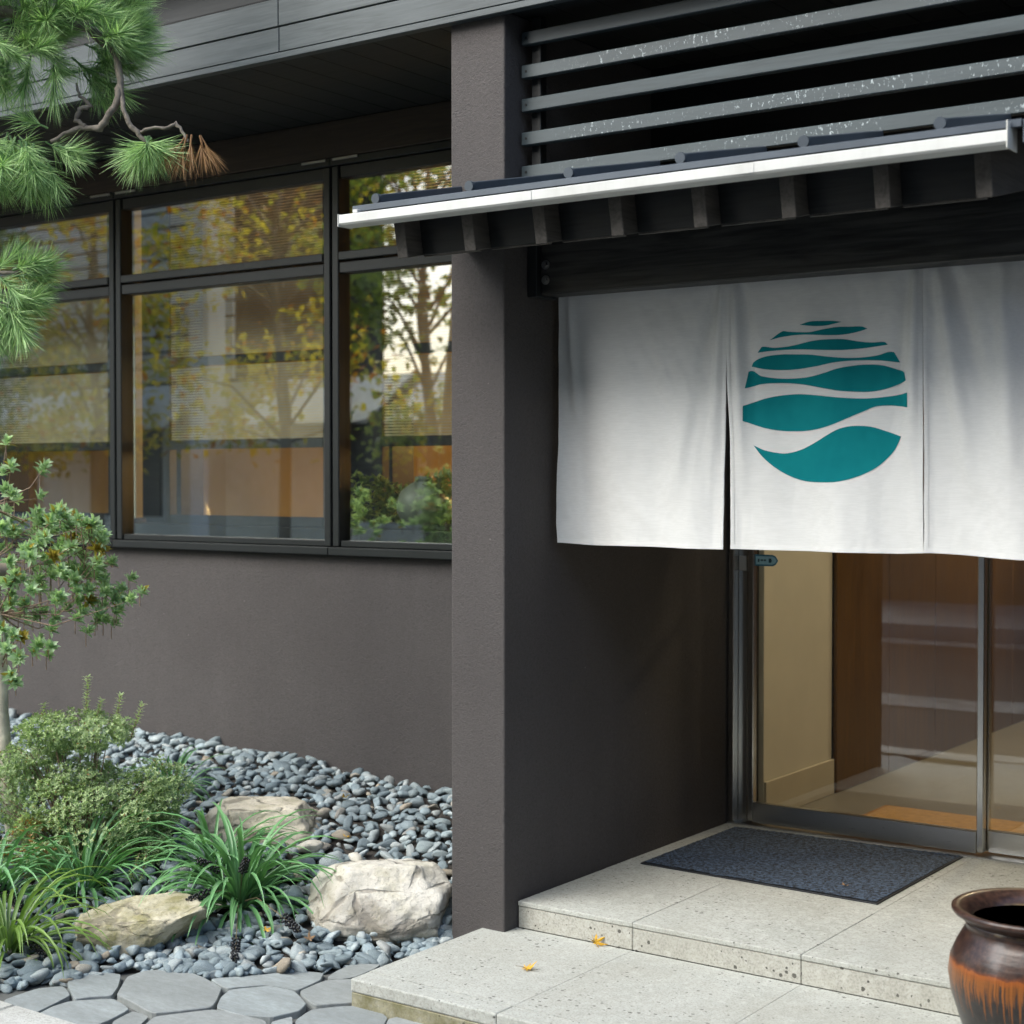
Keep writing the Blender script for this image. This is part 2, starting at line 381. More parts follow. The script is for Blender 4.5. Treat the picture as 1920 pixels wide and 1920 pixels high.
def hexa(name, v8, mat, parent=None, bev=.003, seg=1):
    me = bpy.data.meshes.new(name)
    bm = bmesh.new(); vs = [bm.verts.new(p) for p in v8]
    for f in BF: bm.faces.new([vs[i] for i in f])
    if bev: bmesh.ops.bevel(bm, geom=bm.edges[:], offset=bev, segments=seg, affect='EDGES', profile=.5)
    bmesh.ops.recalc_face_normals(bm, faces=bm.faces[:])
    bm.to_mesh(me); bm.free(); me.materials.append(MATS[mat])
    return link(bpy.data.objects.new(name, me), parent)
def box(name, x0, x1, y0, y1, z0, z1, mat, parent=None, bev=.003, seg=1):
    return hexa(name, boxv(x0, x1, y0, y1, z0, z1), mat, parent, bev, seg)
class MB:
    def __init__(s): s.v = []; s.f = []; s.t = []
    def add(s, vs, fs, t=None):
        n = len(s.v); s.v += vs; s.f += [tuple(i + n for i in f) for f in fs]
        s.t += [t if t is not None else .5] * len(vs)
    def box(s, *a): s.add(boxv(*a), BF)
    def tube(s, pts, radii, k=7, cap=True, t=.5):
        pts = [Vector(p) for p in pts]; n0 = len(s.v); rings = []
        for i, p in enumerate(pts):
            d = (pts[min(i + 1, len(pts) - 1)] - pts[max(i - 1, 0)]).normalized()
            u = d.orthogonal().normalized() if i == 0 else (prev - d * prev.dot(d)).normalized()
            prev = u; w = d.cross(u); r = radii[i] if isinstance(radii, (list, tuple)) else radii
            s.v += [tuple(p + (u * cos(2 * pi * j / k) + w * sin(2 * pi * j / k)) * r) for j in range(k)]; s.t += [t] * k
        for i in range(len(pts) - 1):
            for j in range(k):
                a = n0 + i * k + j; b = n0 + i * k + (j + 1) % k; s.f.append((a, b, b + k, a + k))
        if cap:
            s.f.append(tuple(n0 + j for j in reversed(range(k)))); e = n0 + (len(pts) - 1) * k; s.f.append(tuple(e + j for j in range(k)))
    def build(s, name, mat, parent=None, smooth=False, tint=False):
        return mk(name, s.v, s.f, mat, parent, smooth, s.t if tint else None)
def lathe(name, prof, mat, parent, loc, k=64):
    v = []; f = []
    for r, z in prof: v += [(r * cos(2 * pi * j / k), r * sin(2 * pi * j / k), z) for j in range(k)]
    for i in range(len(prof) - 1):
        for j in range(k): a = i * k + j; b = i * k + (j + 1) % k; f.append((a, b, b + k, a + k))
    f.append(tuple(reversed(range(k)))); f.append(tuple(range((len(prof) - 1) * k, len(prof) * k)))
    o = mk(name, v, f, mat, None, True); o.location = loc
    if parent: o.parent = parent; o.matrix_parent_inverse = Matrix.Translation(parent.location).inverted()
    return o
def smooth01(t): t = max(0., min(1., t)); return t * t * (3 - 2 * t)
def interp(L, x):
    if x <= L[0][0]: return L[0][1]
    for (a, b), (c, d) in zip(L, L[1:]):
        if x <= c: return b + (d - b) * ((x - a) / (c - a) if c > a else 1)
    return L[-1][1]
def catmull(L, n=6):
    """dense smooth curve y(x) through control points with rising x"""
    out = []
    for i in range(len(L) - 1):
        p1, p2 = L[i], L[i + 1]
        m1 = (p2[1] - L[i - 1][1]) / max(1e-6, p2[0] - L[i - 1][0]) if i > 0 else (p2[1] - p1[1]) / max(1e-6, p2[0] - p1[0])
        m2 = (L[i + 2][1] - p1[1]) / max(1e-6, L[i + 2][0] - p1[0]) if i + 2 < len(L) else (p2[1] - p1[1]) / max(1e-6, p2[0] - p1[0])
        h = p2[0] - p1[0]
        if h < .02: m1 = m2 = (p2[1] - p1[1]) / max(1e-6, h)
        for k in range(n):
            t = k / n; t2, t3 = t * t, t * t * t
            out.append((p1[0] + h * t, (2 * t3 - 3 * t2 + 1) * p1[1] + (t3 - 2 * t2 + t) * h * m1 + (-2 * t3 + 3 * t2) * p2[1] + (t3 - t2) * h * m2))
    out.append(L[-1]); return out
def in_view(p, margin=0):
    """image position of a point (0..1920), used only to rank pieces by how large they show"""
    d = Vector(p) - CAM; fw = Vector((-.582, .813, -.022)); rt = Vector((.813, .582, 0)); up = Vector((-.013, .018, 1))
    z = d.dot(fw); return (960 + 2983 * d.dot(rt) / z, 960 - 2983 * d.dot(up) / z, z)

YW, YD = .9, 1.58          # outer faces of the window wall and of the entrance door
ZG = -.08                   # paving level; z = 0 is the top of the lower step

# ------------------------------------------------------------------ the setting: ground, road, paving
g = mk('ground', [(-300, -300, -.3), (300, -300, -.3), (300, 300, -.3), (-300, 300, -.3)], [(0, 1, 2, 3)], 'soil'); tag(g, kind='structure')
r_ = mk('road', [(-60, -7.7, -.1), (60, -7.7, -.1), (60, -1.46, -.1), (-60, -1.46, -.1)], [(0, 1, 2, 3)], 'asphalt'); tag(r_, kind='structure')
for y0, y1 in ((-3.75, -3.2), (-7.699, -7.2)):
    mk('concrete_apron', [(-60, y0, -.096), (60, y0, -.096), (60, y1, -.096), (-60, y1, -.096)], [(0, 1, 2, 3)], 'apron_concrete', r_)
fp = box('far_pavement', -60, 60, -10.9, -7.9, -.3, .02, 'kerb_stone', None, 0); tag(fp, kind='structure')
fk = box('far_kerb', -60, 60, -7.9, -7.7, -.3, .05, 'kerb_stone', None, .01); tag(fk, kind='structure')
kb = box('kerb_bed', -12, 12, -1.47, -1.23, -.3, -.1, 'joint_sand', None, 0); tag(kb, kind='structure')
x = -6.3
while x < 6:
    w = .6; box('kerb_stone', x + .003, x + w - .003, -1.452, -1.248, -.2, ZG + .004, 'kerb_stone', kb, .006); x += w

# flagstone paving: cells around chosen stone centres, each stone its own piece
pave = mk('flagstone_paving', [(-7, -1.25, -.1), (7, -1.25, -.1), (7, .1, -.1), (-7, .1, -.1)], [(0, 1, 2, 3)], 'joint_sand'); tag(pave, kind='structure')
SEEDS = [(-.875, -.978), (-.627, -.896), (-.317, -.796), (-.717, -1.159), (-.958, -1.145), (-.272, -1.005), (-.514, -1.122), (-.489, -.657), (-.295, -.544),
         (-.12, -.62), (.105, -.70), (-.09, -.87), (.037, -1.1), (-.17, -1.2), (.3, -.9), (-.16, -.32)]
for i in range(900):
    p = (rnd.uniform(-6.5, 6), rnd.uniform(-1.25, -.1))
    if all((p[0] - q[0]) ** 2 + (p[1] - q[1]) ** 2 > .21 ** 2 for q in SEEDS) and not (-1.15 < p[0] < .3): SEEDS.append(p)
# edge between paving and pebble bed
EDGE = [(-7, -1.9), (-2.2, -1.75), (-1.3, -1.4), (-1.09, -1.16), (-.98, -.99), (-.9, -.8), (-.6, -.685), (-.42, -.457), (-.26, -.2), (-.16, -.06), (.02, .04)]
def edge_y(x): return interp(EDGE, x)
def WT(p): return .024 * mnoise.noise(Vector((p[0] * 31.7, p[1] * 27.3, 1.5)))
def clip(poly, a, b, c):
    """keep the side a*x + b*y <= c"""
    out = []
    for i in range(len(poly)):
        p, q = poly[i], poly[(i + 1) % len(poly)]
        dp, dq = a * p[0] + b * p[1] - c, a * q[0] + b * q[1] - c
        if dp <= 0: out.append(p)
        if (dp < 0) != (dq < 0) and dp != dq:
            t = dp / (dp - dq); out.append((p[0] + (q[0] - p[0]) * t, p[1] + (q[1] - p[1]) * t))
    return out
def chaikin(P, keep=.16):
    out = []
    for i in range(len(P)):
        a, b = P[i], P[(i + 1) % len(P)]
        out += [(a[0] + (b[0] - a[0]) * keep, a[1] + (b[1] - a[1]) * keep), (a[0] + (b[0] - a[0]) * (1 - keep), a[1] + (b[1] - a[1]) * (1 - keep))]
    return out
STONES = [[(-0.951, -1.02), (-0.987, -0.96), (-0.962, -0.896), (-0.878, -0.863), (-0.791, -0.95), (-0.743, -1.016), (-0.778, -1.053), (-0.808, -1.105), (-0.851, -1.081)], [(-0.787, -1.278), (-0.811, -1.191), (-0.809, -1.124), (-0.717, -1.028), (-0.606, -1.062), (-0.585, -1.15), (-0.58, -1.214), (-0.662, -1.3), (-0.737, -1.353)], [(-0.989, -1.229), (-0.991, -1.1), (-0.941, -1.039), (-0.849, -1.086), (-0.825, -1.171), (-0.801, -1.276), (-0.865, -1.294)], [(-0.733, -1.009), (-0.81, -0.913), (-0.839, -0.875), (-0.844, -0.805), (-0.776, -0.716), (-0.649, -0.732), (-0.52, -0.769), (-0.446, -0.864), (-0.415, -0.914), (-0.515, -1.06), (-0.639, -1.027)], [(-0.568, -1.161), (-0.59, -1.068), (-0.51, -1.074), (-0.474, -1.143), (-0.463, -1.196), (-0.513, -1.221)], [(-0.449, -1.159), (-0.494, -1.074), (-0.399, -0.925), (-0.323, -0.912), (-0.201, -0.904), (-0.135, -0.961), (-0.248, -1.111), (-0.402, -1.205)], [(-0.454, -0.846), (-0.489, -0.772), (-0.414, -0.674), (-0.314, -0.665), (-0.202, -0.731), (-0.177, -0.79), (-0.204, -0.878), (-0.31, -0.919), (-0.399, -0.914)], [(-0.539, -0.757), (-0.624, -0.728), (-0.541, -0.628), (-0.459, -0.495), (-0.377, -0.463), (-0.336, -0.521), (-0.321, -0.646), (-0.436, -0.664), (-0.507, -0.759)], [(-0.323, -0.512), (-0.347, -0.436), (-0.353, -0.344), (-0.275, -0.302), (-0.26, -0.359), (-0.254, -0.449), (-0.274, -0.497)], [(-0.302, -0.657), (-0.308, -0.534), (-0.24, -0.465), (-0.162, -0.5), (-0.069, -0.607), (-0.122, -0.668), (-0.174, -0.729), (-0.261, -0.689)], [(-0.166, -0.753), (-0.112, -0.679), (-0.05, -0.629), (0.029, -0.654), (0.066, -0.673), (0.109, -0.748), (0.001, -0.896), (-0.098, -0.896), (-0.142, -0.845)], [(0.103, -0.731), (0.076, -0.683), (0.101, -0.625), (0.204, -0.641), (0.23, -0.71)], [(-0.121, -0.962), (-0.188, -0.9), (-0.172, -0.827), (-0.099, -0.902), (0.0, -0.917), (-0.023, -1.002)]]
def flagstone(s, poly):
    P = chaikin(chaikin(poly, .1), .22); P2 = []
    for i in range(len(P)):
        a, b = P[i], P[(i + 1) % len(P)]; P2.append(a)
        if math.dist(a, b) > .05:
            n_ = int(math.dist(a, b) / .03)
            P2 += [(a[0] + (b[0] - a[0]) * k / n_, a[1] + (b[1] - a[1]) * k / n_) for k in range(1, n_)]
    P = []
    for p in P2:
        k = 1 - .005 * (1 + mnoise.noise(Vector((p[0] * 22, p[1] * 22, 3)))); k += .006 * mnoise.noise(Vector((p[0] * 60, p[1] * 60, 8))); P.append((s[0] + (p[0] - s[0]) * k, s[1] + (p[1] - s[1]) * k))
    zt = ZG + rnd.uniform(-.004, .003); tx, ty = rnd.uniform(-.012, .012), rnd.uniform(-.012, .012); n = len(P)
    def zz(p, d=0): return zt + d + tx * (p[0] - s[0]) + ty * (p[1] - s[1])
    inn = [(s[0] + (p[0] - s[0]) * .988, s[1] + (p[1] - s[1]) * .988) for p in P]
    v = [(p[0], p[1], -.14) for p in P] + [(p[0], p[1], zz(p, -.0025)) for p in P] + [(p[0], p[1], zz(p)) for p in inn]
    f = [(i, (i + 1) % n, n + (i + 1) % n, n + i) for i in range(n)] + [(n + i, n + (i + 1) % n, 2 * n + (i + 1) % n, 2 * n + i) for i in range(n)] + [tuple(range(2 * n, 3 * n))]
    mk('flagstone', v, f, 'flagstone', pave)
GHOST = [(sum(a for a, _ in p) / len(p), sum(b for _, b in p) / len(p)) for p in STONES]
SEEDS = [q for q in SEEDS if all((q[0] - g_[0]) ** 2 + (q[1] - g_[1]) ** 2 > .2 ** 2 for g_ in GHOST) and not (-1.1 < q[0] < .25)] + GHOST
for c_, p in zip(GHOST, STONES): flagstone(c_, p)
for s in SEEDS:
    if s[1] > edge_y(s[0]) + .09: continue
    if s[0] > -.02 and s[1] > -.6: continue
    poly = [(s[0] - .6, s[1] - .6), (s[0] + .6, s[1] - .6), (s[0] + .6, s[1] + .6), (s[0] - .6, s[1] + .6)]
    for q in SEEDS:
        if q is s or abs(q[0] - s[0]) > 1.2 or abs(q[1] - s[1]) > 1.2: continue
        a, b = q[0] - s[0], q[1] - s[1]; L = sqrt(a * a + b * b); k_ = .5 + (WT(s) - WT(q)) / (2 * L * L); mx_, my_ = s[0] + a * k_, s[1] + b * k_
        a /= L; b /= L; poly = clip(poly, a, b, a * mx_ + b * my_ - .0025)
        if len(poly) < 3: break
    poly = clip(poly, 0, -1, 1.243) if len(poly) > 2 else poly
    poly = clip(poly, 0, 1, .05) if len(poly) > 2 else poly
    if len(poly) < 3: continue
    if s in GHOST: continue
    flagstone(s, poly)

# pebble bed: dark soil with the pebbles lying on it
def bed_z(x, y):
    e = edge_y(x); t = max(0., min(1.05, (y - e) / (.9 - e)))
    return -.085 + (.305 + .06 * smooth01((-x - .6) / 1.7)) * (.45 * t + .55 * smooth01(t)) + .003 * sin(5 * x + 3 * y)
v = []; f = []; nx, ny = 60, 30
for i in range(nx + 1):
    x = -8 + 7.985 * i / nx; e = edge_y(x) - .12
    for j in range(ny + 1):
        y = e + (YW + .02 - e) * j / ny; v.append((x, y, bed_z(x, y) - .02))
for i in range(nx):
    for j in range(ny): a = i * (ny + 1) + j; f.append((a, a + ny + 1, a + ny + 2, a + 1))
bed = mk('pebble_bed', v, f, 'soil', None, True); tag(bed, kind='structure')

def ico(sub_):
    bm = bmesh.new(); bmesh.ops.create_icosphere(bm, subdivisions=sub_, radius=1)
    v = [tuple(p.co) for p in bm.verts]; f = [tuple(q.index for q in p.verts) for p in bm.faces]; bm.free(); return v, f
ICO1, ICO2, ICO5 = ico(1), ico(2), ico(5)
def pebble_shape(seed):
    r = random.Random(seed); v = []
    cuts = [(Vector((r.gauss(0, 1), r.gauss(0, 1), r.gauss(0, .6))).normalized(), r.uniform(.35, .75)) for _ in range(7)]
    for p in ICO2[0]:
        q = Vector(p)
        for n_, d in cuts:
            t = q.dot(n_)
            if t > d: q -= n_ * (t - d) * .95
        q *= 1 + .16 * mnoise.noise(q * 1.1 + Vector((seed * 7, 0, 0)))
        v.append(q)
    return v
PEB = [pebble_shape(i) for i in range(9)]
BOULD = [(-.48, -.06, .30), (-1.02, -.64, .27), (-1.28, .17, .26)]
spots = []
sp = .046
yy = -2.0
row = 0
while yy < YW - .02:
    xx = -5.6 + (sp / 2 if row % 2 else 0)
    while xx < -.245:
        px, py = xx + rnd.uniform(-.4, .4) * sp, yy + rnd.uniform(-.4, .4) * sp
        if py > edge_y(px) + rnd.uniform(-.012, .03) and py < YW - .022 and (px > -3.9 or rnd.random() < .6): spots.append((px, py))
        xx += sp
    yy += sp * .88; row += 1
for k in range(420):  # stones gathered along the paving edge
    x_ = rnd.uniform(-1.5, -.2); y_ = edge_y(x_) + rnd.random() ** 1.5 * .4 + .005; spots.append((x_, y_))
for k in range(26):   # a few strays tight against the step and the wing wall
    x_ = rnd.uniform(-.3, -.22); spots.append((x_, rnd.uniform(edge_y(x_) + .02, .2)))
peb = []
for px, py in spots:
    s = rnd.choice((.018, .021, .025, .029, .034)) * rnd.uniform(.85, 1.15)
    if rnd.random() < .05: s *= 1.45
    sc_ = (s * rnd.uniform(1.05, 1.55), s * rnd.uniform(.8, 1.15), s * rnd.uniform(.4, .7))
    z_ = bed_z(px, py) + sc_[2] * .45 + rnd.uniform(0, .016) - .012
    peb.append((px, py, z_, sc_, (rnd.uniform(-.45, .45), rnd.uniform(-.45, .45), rnd.uniform(0, 6.28)), rnd.randrange(9), rnd.random()))
def shown(p):
    x, y, d = in_view((p[0], p[1], p[2]))
    if not (5 < x < 870 and 1300 < y < 1915): return -1
    for a, b, r in BOULD:
        if (p[0] - a) ** 2 + (p[1] - b) ** 2 < (r * .8) ** 2: return -1
    if 20 < x < 345 and 1330 < y < 1700: return 0
    if 300 < x < 600 and 1560 < y < 1720: return 0
    return p[3][0] / d
order = sorted(range(len(peb)), key=lambda i: -shown(peb[i]))
near = set(order[:300])
pme = []
for i in range(9):
    me = bpy.data.meshes.new('pebble'); me.from_pydata([tuple(q) for q in PEB[i]], [], ICO2[1]); me.materials.append(MATS['pebble_stone'])
    me.polygons.foreach_set('use_smooth', [True] * len(me.polygons)); me.update(); pme.append(me)
rest = MB()
for i, (px, py, z_, sc_, ro, k, t) in enumerate(peb):
    M_ = Matrix.LocRotScale((px, py, z_), __import__('mathutils').Euler(ro), sc_)
    if i in near:
        o = bpy.data.objects.new('pebble', pme[k]); o.matrix_world = M_; COL.objects.link(o); o.parent = bed
    else:
        vs = []
        vs = [tuple(M_ @ w) for w in PEB[k]]
        rest.add(vs, ICO2[1], .001 + .998 * t)
o = rest.build('pebbles', 'pebble_stone', bed, True, True); tag(o, kind='stuff')

# ------------------------------------------------------------------ the inn: walls, eaves, louvre, windows, door
inn = thing('inn_building', (0, .8, 0), 'dark brown stucco inn with wide dark windows, slatted upper front and glass entrance', 'building')
# wing wall whose end reads as a pillar
def wallblock(name, x0, x1, y0, y1, z0, z1, par):
    return box(name, x0, x1, y0, y1, z0, z1, 'stucco', par, .006, 2)
wallblock('wing_wall', -.221, 0, 0, YD + .42, -.25, 3.02, inn)
wallblock('wing_wall', 2.02, 2.24, 0, YD + .42, -.25, 3.02, inn)
ww = wallblock('window_wall', -9, -.224, YW, YW + .2, -.25, 1.166, inn)
box('entrance_front_wall', 2.243, 9, .3, .5, -.25, 3.02, 'stucco', inn, .004)
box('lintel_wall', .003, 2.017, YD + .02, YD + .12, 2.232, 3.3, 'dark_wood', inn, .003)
# beam over the windows, soffit boards sloping up to it, fascia boards
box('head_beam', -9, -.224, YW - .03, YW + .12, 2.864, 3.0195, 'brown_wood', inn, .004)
sof = sub('soffit', inn)
x_ = -9.0
while x_ < 8.9:      # boards run from the fascia back to the wall
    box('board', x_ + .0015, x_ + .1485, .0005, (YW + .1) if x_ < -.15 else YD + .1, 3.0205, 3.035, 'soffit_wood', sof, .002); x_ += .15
fas = sub('fascia', inn)
joints = [-9, -4.62, -.98, 2.66, 9]
box('lip', -9, 9, -.037, -.003, 3.004, 3.026, 'fascia_wood', fas, .002)
for a, b in zip(joints, joints[1:]):
    box('board', a + .0015, b - .0015, -.03, -.004, 3.031, 3.1195, 'fascia_wood', fas, .002)
    box('board', a + .0015, b - .0015, -.034, -.004, 3.1225, 3.222, 'fascia_wood', fas, .002)
box('upper_board', -9, 9, .01, .04, 3.2, 3.42, 'dark_wood', fas, .002)
box('backing', -9, 9, -.0035, .0, 3.02, 3.24, 'black', fas, 0)
hexa('roof', [(-9, -.16, 3.42), (9, -.16, 3.42), (9, 4, 4.3), (-9, 4, 4.3), (-9, -.16, 3.47), (9, -.16, 3.47), (9, 4, 4.36), (-9, 4, 4.36)], 'roof_metal', inn, .003)
# louvre of horizontal slats over the entrance
lou = sub('louvre', inn)
for zt, worn in ((2.964, 0), (2.8555, 1), (2.7455, 0), (2.6355, 1), (2.525, 1), (2.4145, 0)):
    s = box('slat', .012, 2.01, .078, .108, zt - .043, zt, 'slat_worn' if worn else 'slat_paint', lou, .0025)
    b_ = MB(); b_.tube([(.031, .0765, zt - .021), (.031, .079, zt - .021)], .0042, 8); b_.build('screw', 'black', lou)
for x_, m_ in ((.05, 'dark_wood'), (1.98, 'dark_wood')):
    box('post', x_ - .018, x_ + .018, .1095, .145, 2.31, 3.015, m_, lou, .002)
box('backing', .003, 2.017, .93, .95, 2.2, 3.1, 'black', lou, 0)  # black sheet put in for the dark, shaded space behind the slats

# windows: dark sashes, an upper and a lower pane in each bay
MUL = [-5.714, -4.327, -2.94, -1.553, -.2215]
ZS, ZR, ZH = 1.166, 2.422, 2.862
for i in range(4):
    w = sub('window', inn); x0, x1 = MUL[i], MUL[i + 1]
    box('sill', x0, x1 - .002, YW - .045, YW + .1, ZS, ZS + .034, 'sash_dark', w, .003)
    for xa, xb in ((x0 + .004, x0 + .042), (x1 - .044, x1 - .006)):
        box('stile', xa, xb, YW - .02, YW + .06, ZS + .036, ZH - .034, 'sash_dark', w, .004)
    box('mullion', x0 - .0035, x0 + .0025, YW + .0, YW + .05, ZS + .036, ZH - .002, 'black', w, 0)
    box('bottom_rail', x0 + .044, x1 - .046, YW - .012, YW + .05, ZS + .036, ZS + .062, 'sash_dark', w, .003)
    box('middle_rail', x0 + .044, x1 - .046, YW - .016, YW + .055, ZR - .05, ZR - .004, 'sash_dark', w, .003)
    box('middle_rail', x0 + .044, x1 - .046, YW - .024, YW + .055, ZR + .004, ZR + .04, 'sash_dark', w, .003)
    box('head_rail', x0, x1 - .002, YW - .026, YW + .08, ZH - .032, ZH, 'sash_dark', w, .003)
    box('upper_rail', x0 + .044, x1 - .046, YW - .01, YW + .05, ZH - .085, ZH - .034, 'sash_dark', w, .003)
    for xa, xb in ((x0 + .02, x0 + .16), (x1 - .16, x1 - .02)):
        box('clip', xa, xb, YW - .033, YW - .0265, ZH - .012, ZH - .002, 'sash_clip', w, .001)
    for za, zb in ((ZS + .06, ZR - .048), (ZR + .038, ZH - .083)):
        box('pane', x0 + .04, x1 - .042, YW + .018, YW + .024, za, zb, 'window_glass', w, 0)
    
# entrance: stainless frame, two sliding glass leaves
dfr = sub('door_frame', inn)
box('jamb', .003, .03, YD - .03, YD + .1, .09, 2.23, 'stainless', dfr, .003)
box('channel', .0305, .07, YD + .01, YD + .09, .09, 2.23, 'stainless', dfr, .002)
box('channel_gap', .0705, .082, YD + .03, YD + .09, .09, 2.23, 'black', dfr, 0)
box('door_head', .003, 2.017, YD - .02, YD + .1, 2.1, 2.2315, 'stainless', dfr, .003)
box('threshold', .003, 2.017, YD - .035, YD + .1, .088, .0945, 'stainless_kick', dfr, .001)
d1 = sub('sliding_door', inn); d2 = sub('sliding_door', inn)
for d, xa, xb, y in ((d1, .083, 1.057, YD + .0), (d2, 1.035, 2.016, YD + .045)):
    box('stile', xa, xa + .026, y - .012, y + .022, .104, 2.098, 'stainless', d, .003)
    box('stile', xb - .026, xb, y - .012, y + .022, .104, 2.098, 'stainless', d, .003)
    box('kick_plate', xa + .0265, xb - .0265, y - .014, y + .018, .1, .182, 'stainless_kick', d, .002)
    box('pane', xa + .024, xb - .024, y, y + .006, .18, 2.098, 'door_glass', d, 0)
light_pool = thing('lobby_light_pool', (1.2, 1.98, .09), 'ochre sheet painting a pool of warm light just inside the glass door', 'light_pool')  # warm pool of light on the floor, painted as an ochre sheet
box('light_pool_field', .42, 2.3, 1.74, 2.22, .0905, .097, 'light_pool_ochre', light_pool, .002); box('light_pool_border', .4, 2.32, 1.72, 2.24, .0902, .094, 'light_pool_border', light_pool, .001)
# arrow-shaped sticker on the left leaf
def flat(name, pts, y, mat, par):
    n = len(pts); v = [(a, y, b) for a, b in pts] + [(a, y - .0006, b) for a, b in pts]
    return mk(name, v, [tuple(range(n)), tuple(range(2 * n - 1, n - 1, -1))] + [(i, (i + 1) % n, n + (i + 1) % n, n + i) for i in range(n)], mat, par)
def arrow(x0, x1, z0, z1, r):
    zc = (z0 + z1) / 2
    return [(x0, z0), (x1 - r, z0), (x1 - r * .45, z0 + (z1 - z0) * .14), (x1, zc), (x1 - r * .45, z1 - (z1 - z0) * .14), (x1 - r, z1), (x0, z1)]
stk = sub('door_sticker', inn)
flat('border', arrow(.1105, .213, 1.142, 1.188, .024), YD - .0004, 'sticker_blue', stk)
flat('field', arrow(.1145, .207, 1.1485, 1.1815, .02), YD - .0014, 'sticker_pale', stk)
for a, b, z0, z1 in ((.124, .131, 1.158, 1.171), (.136, .147, 1.162, 1.169), (.15, .16, 1.162, 1.169), (.172, .182, 1.156, 1.173)):
    flat('ink_mark', [(a, z0), (b, z0), (b + (.004 if a > .17 else 0), (z0 + z1) / 2), (b, z1), (a, z1)], YD - .0024, 'sticker_ink', stk)
box('frame_label', .034, .066, YD + .0085, YD + .0098, 1.12, 1.18, 'label_grey', dfr, 0)

# ------------------------------------------------------------------ rooms behind the glass
def struct(name, *a, **k):
    o = box(name, *a, **k); return tag(o, kind='structure')
struct('lobby_floor', .003, 5, YD + .1, 7, -.02, .09, 'lobby_tile', None, 0)
struct('lobby_ceiling', .003, 5, YD + .12, 7, 2.7, 2.75, 'ceiling_white', None, 0)
lw = struct('lobby_wall', -.15, .1, YD + .103, 2.35, .09, 2.7, 'plaster_cream', None, .002)
box('skirting', .1005, .112, YD + .105, 2.354, .0905, .245, 'skirting_cream', lw, .002)
lw2 = struct('lobby_wood_wall', -.1, .1, 2.36, 7, .0, 2.7, 'black', None, 0)
y_ = 2.362
while y_ < 6.9:
    box('wood_panel', .1005, .118, y_ + .002, y_ + .596, .0905, 2.69, 'lobby_wood', lw2, .003); y_ += .6
lb = struct('lobby_back_wall', .12, 5, 6.4, 6.5, .0905, 2.7, 'black', None, 0)
x_ = .125
while x_ < 4.9:
    box('wood_panel', x_ + .002, x_ + .44, 6.38, 6.399, .0905, 2.69, 'lobby_wood', lb, .003); x_ += .445
struct('lobby_right_wall', 2.4, 2.5, YD + .5, 6.4, .0905, 2.7, 'lobby_wood', None, 0)
# warm ceiling lamps of the lobby
def downlight(loc, power, label, size=.07):
    t = thing('ceiling_lamp', loc, label, 'lamp', 'lobby ceiling lamps')
    b_ = MB(); k = 20
    b_.tube([(loc[0], loc[1], loc[2] - .03), (loc[0], loc[1], loc[2] + .01)], size, k); b_.build('housing', 'render_white', t)
    b_ = MB(); b_.tube([(loc[0], loc[1], loc[2] - .034), (loc[0], loc[1], loc[2] - .031)], size * .8, k); b_.build('diffuser', 'lamp_paper', t)
    ld = bpy.data.lights.new('bulb', 'AREA'); ld.shape = 'DISK'; ld.size = size * 2; ld.energy = power; ld.color = (1, .77, .48)
    lo = bpy.data.objects.new('bulb', ld); lo.location = (loc[0], loc[1], loc[2] - .04); COL.objects.link(lo); lo.parent = t
    lo.matrix_parent_inverse = Matrix.Translation(loc).inverted()
    return t
downlight((1.5, 2.0, 2.69), 6, 'round warm ceiling lamp just inside the glass entrance door')
downlight((.8, 4.2, 2.69), 12, 'round warm ceiling lamp deep in the wood panelled lobby')

struct('dining_floor', -9, -.3, YW + .205, 5.6, 0, .1, 'dark_floor', None, 0)
struct('dining_ceiling', -9, -.3, YW + .125, 5.6, 2.95, 3.0, 'ceiling_white', None, 0)
struct('dining_back_wall', -9, -.3, 4.4, 4.5, .1, 2.95, 'ochre_wall', None, 0)
struct('dining_side_wall', -.42, -.3, YW + .205, 4.4, .1, 2.95, 'ochre_wall', None, 0)
struct('dining_far_wall', -9, -8.9, YW + .205, 4.4, .1, 2.95, 'ochre_wall', None, 0)
struct('window_ledge', -9, -.43, YW + .203, YW + .48, .1, 1.27, 'interior_wood', None, .004)
YI = YW + .3
for xa, xb in ((-4.75, -4.4), (-3.33, -2.99), (-1.86, -1.6)): struct('interior_pier', xa, xb, YI + .14, YI + .3, .1, 2.95, 'interior_wood', None, .004)
for i, (xa, xb, lab) in enumerate(((-4.4, -3.33, 'screen of fine horizontal slats behind the leftmost window bay'), (-2.963, -1.85, 'screen of fine horizontal slats behind the middle window bay'), (-1.585, -.45, 'screen of fine horizontal slats behind the window bay beside the pillar'))):
    t = thing('slat_screen', ((xa + xb) / 2, YI, 1.2), lab, 'screen', 'slat screens behind the windows')
    for x_ in (xa, xb - .045): box('post', x_, x_ + .045, YI, YI + .05, 1.271, 2.94, 'interior_wood', t, .002)
    for z_ in (2.065, 1.66, 1.293): box('rail', xa + .046, xb - .046, YI - .002, YI + .045, z_ - .022, z_ + .022, 'interior_wood', t, .002)
    b_ = MB(); z_ = 1.684
    while z_ < 2.92:
        if abs(z_ - 2.065) > .028: b_.box(xa + .047, xb - .047, YI + .014, YI + .018, z_, z_ + .0085)
        z_ += .0132
    b_.build('slats', 'blind_slat', t)
t = thing('window_post', (-3.12, YI, 1.27), 'pale slim post standing behind the middle window bay', 'post')
box('shaft', -3.147, -3.099, YI - .06, YI - .01, 1.296, 2.94, 'plaster_cream', t, .003); box('foot', -3.16, -3.085, YI - .075, YI - .0, 1.2705, 1.295, 'interior_wood', t, .003)
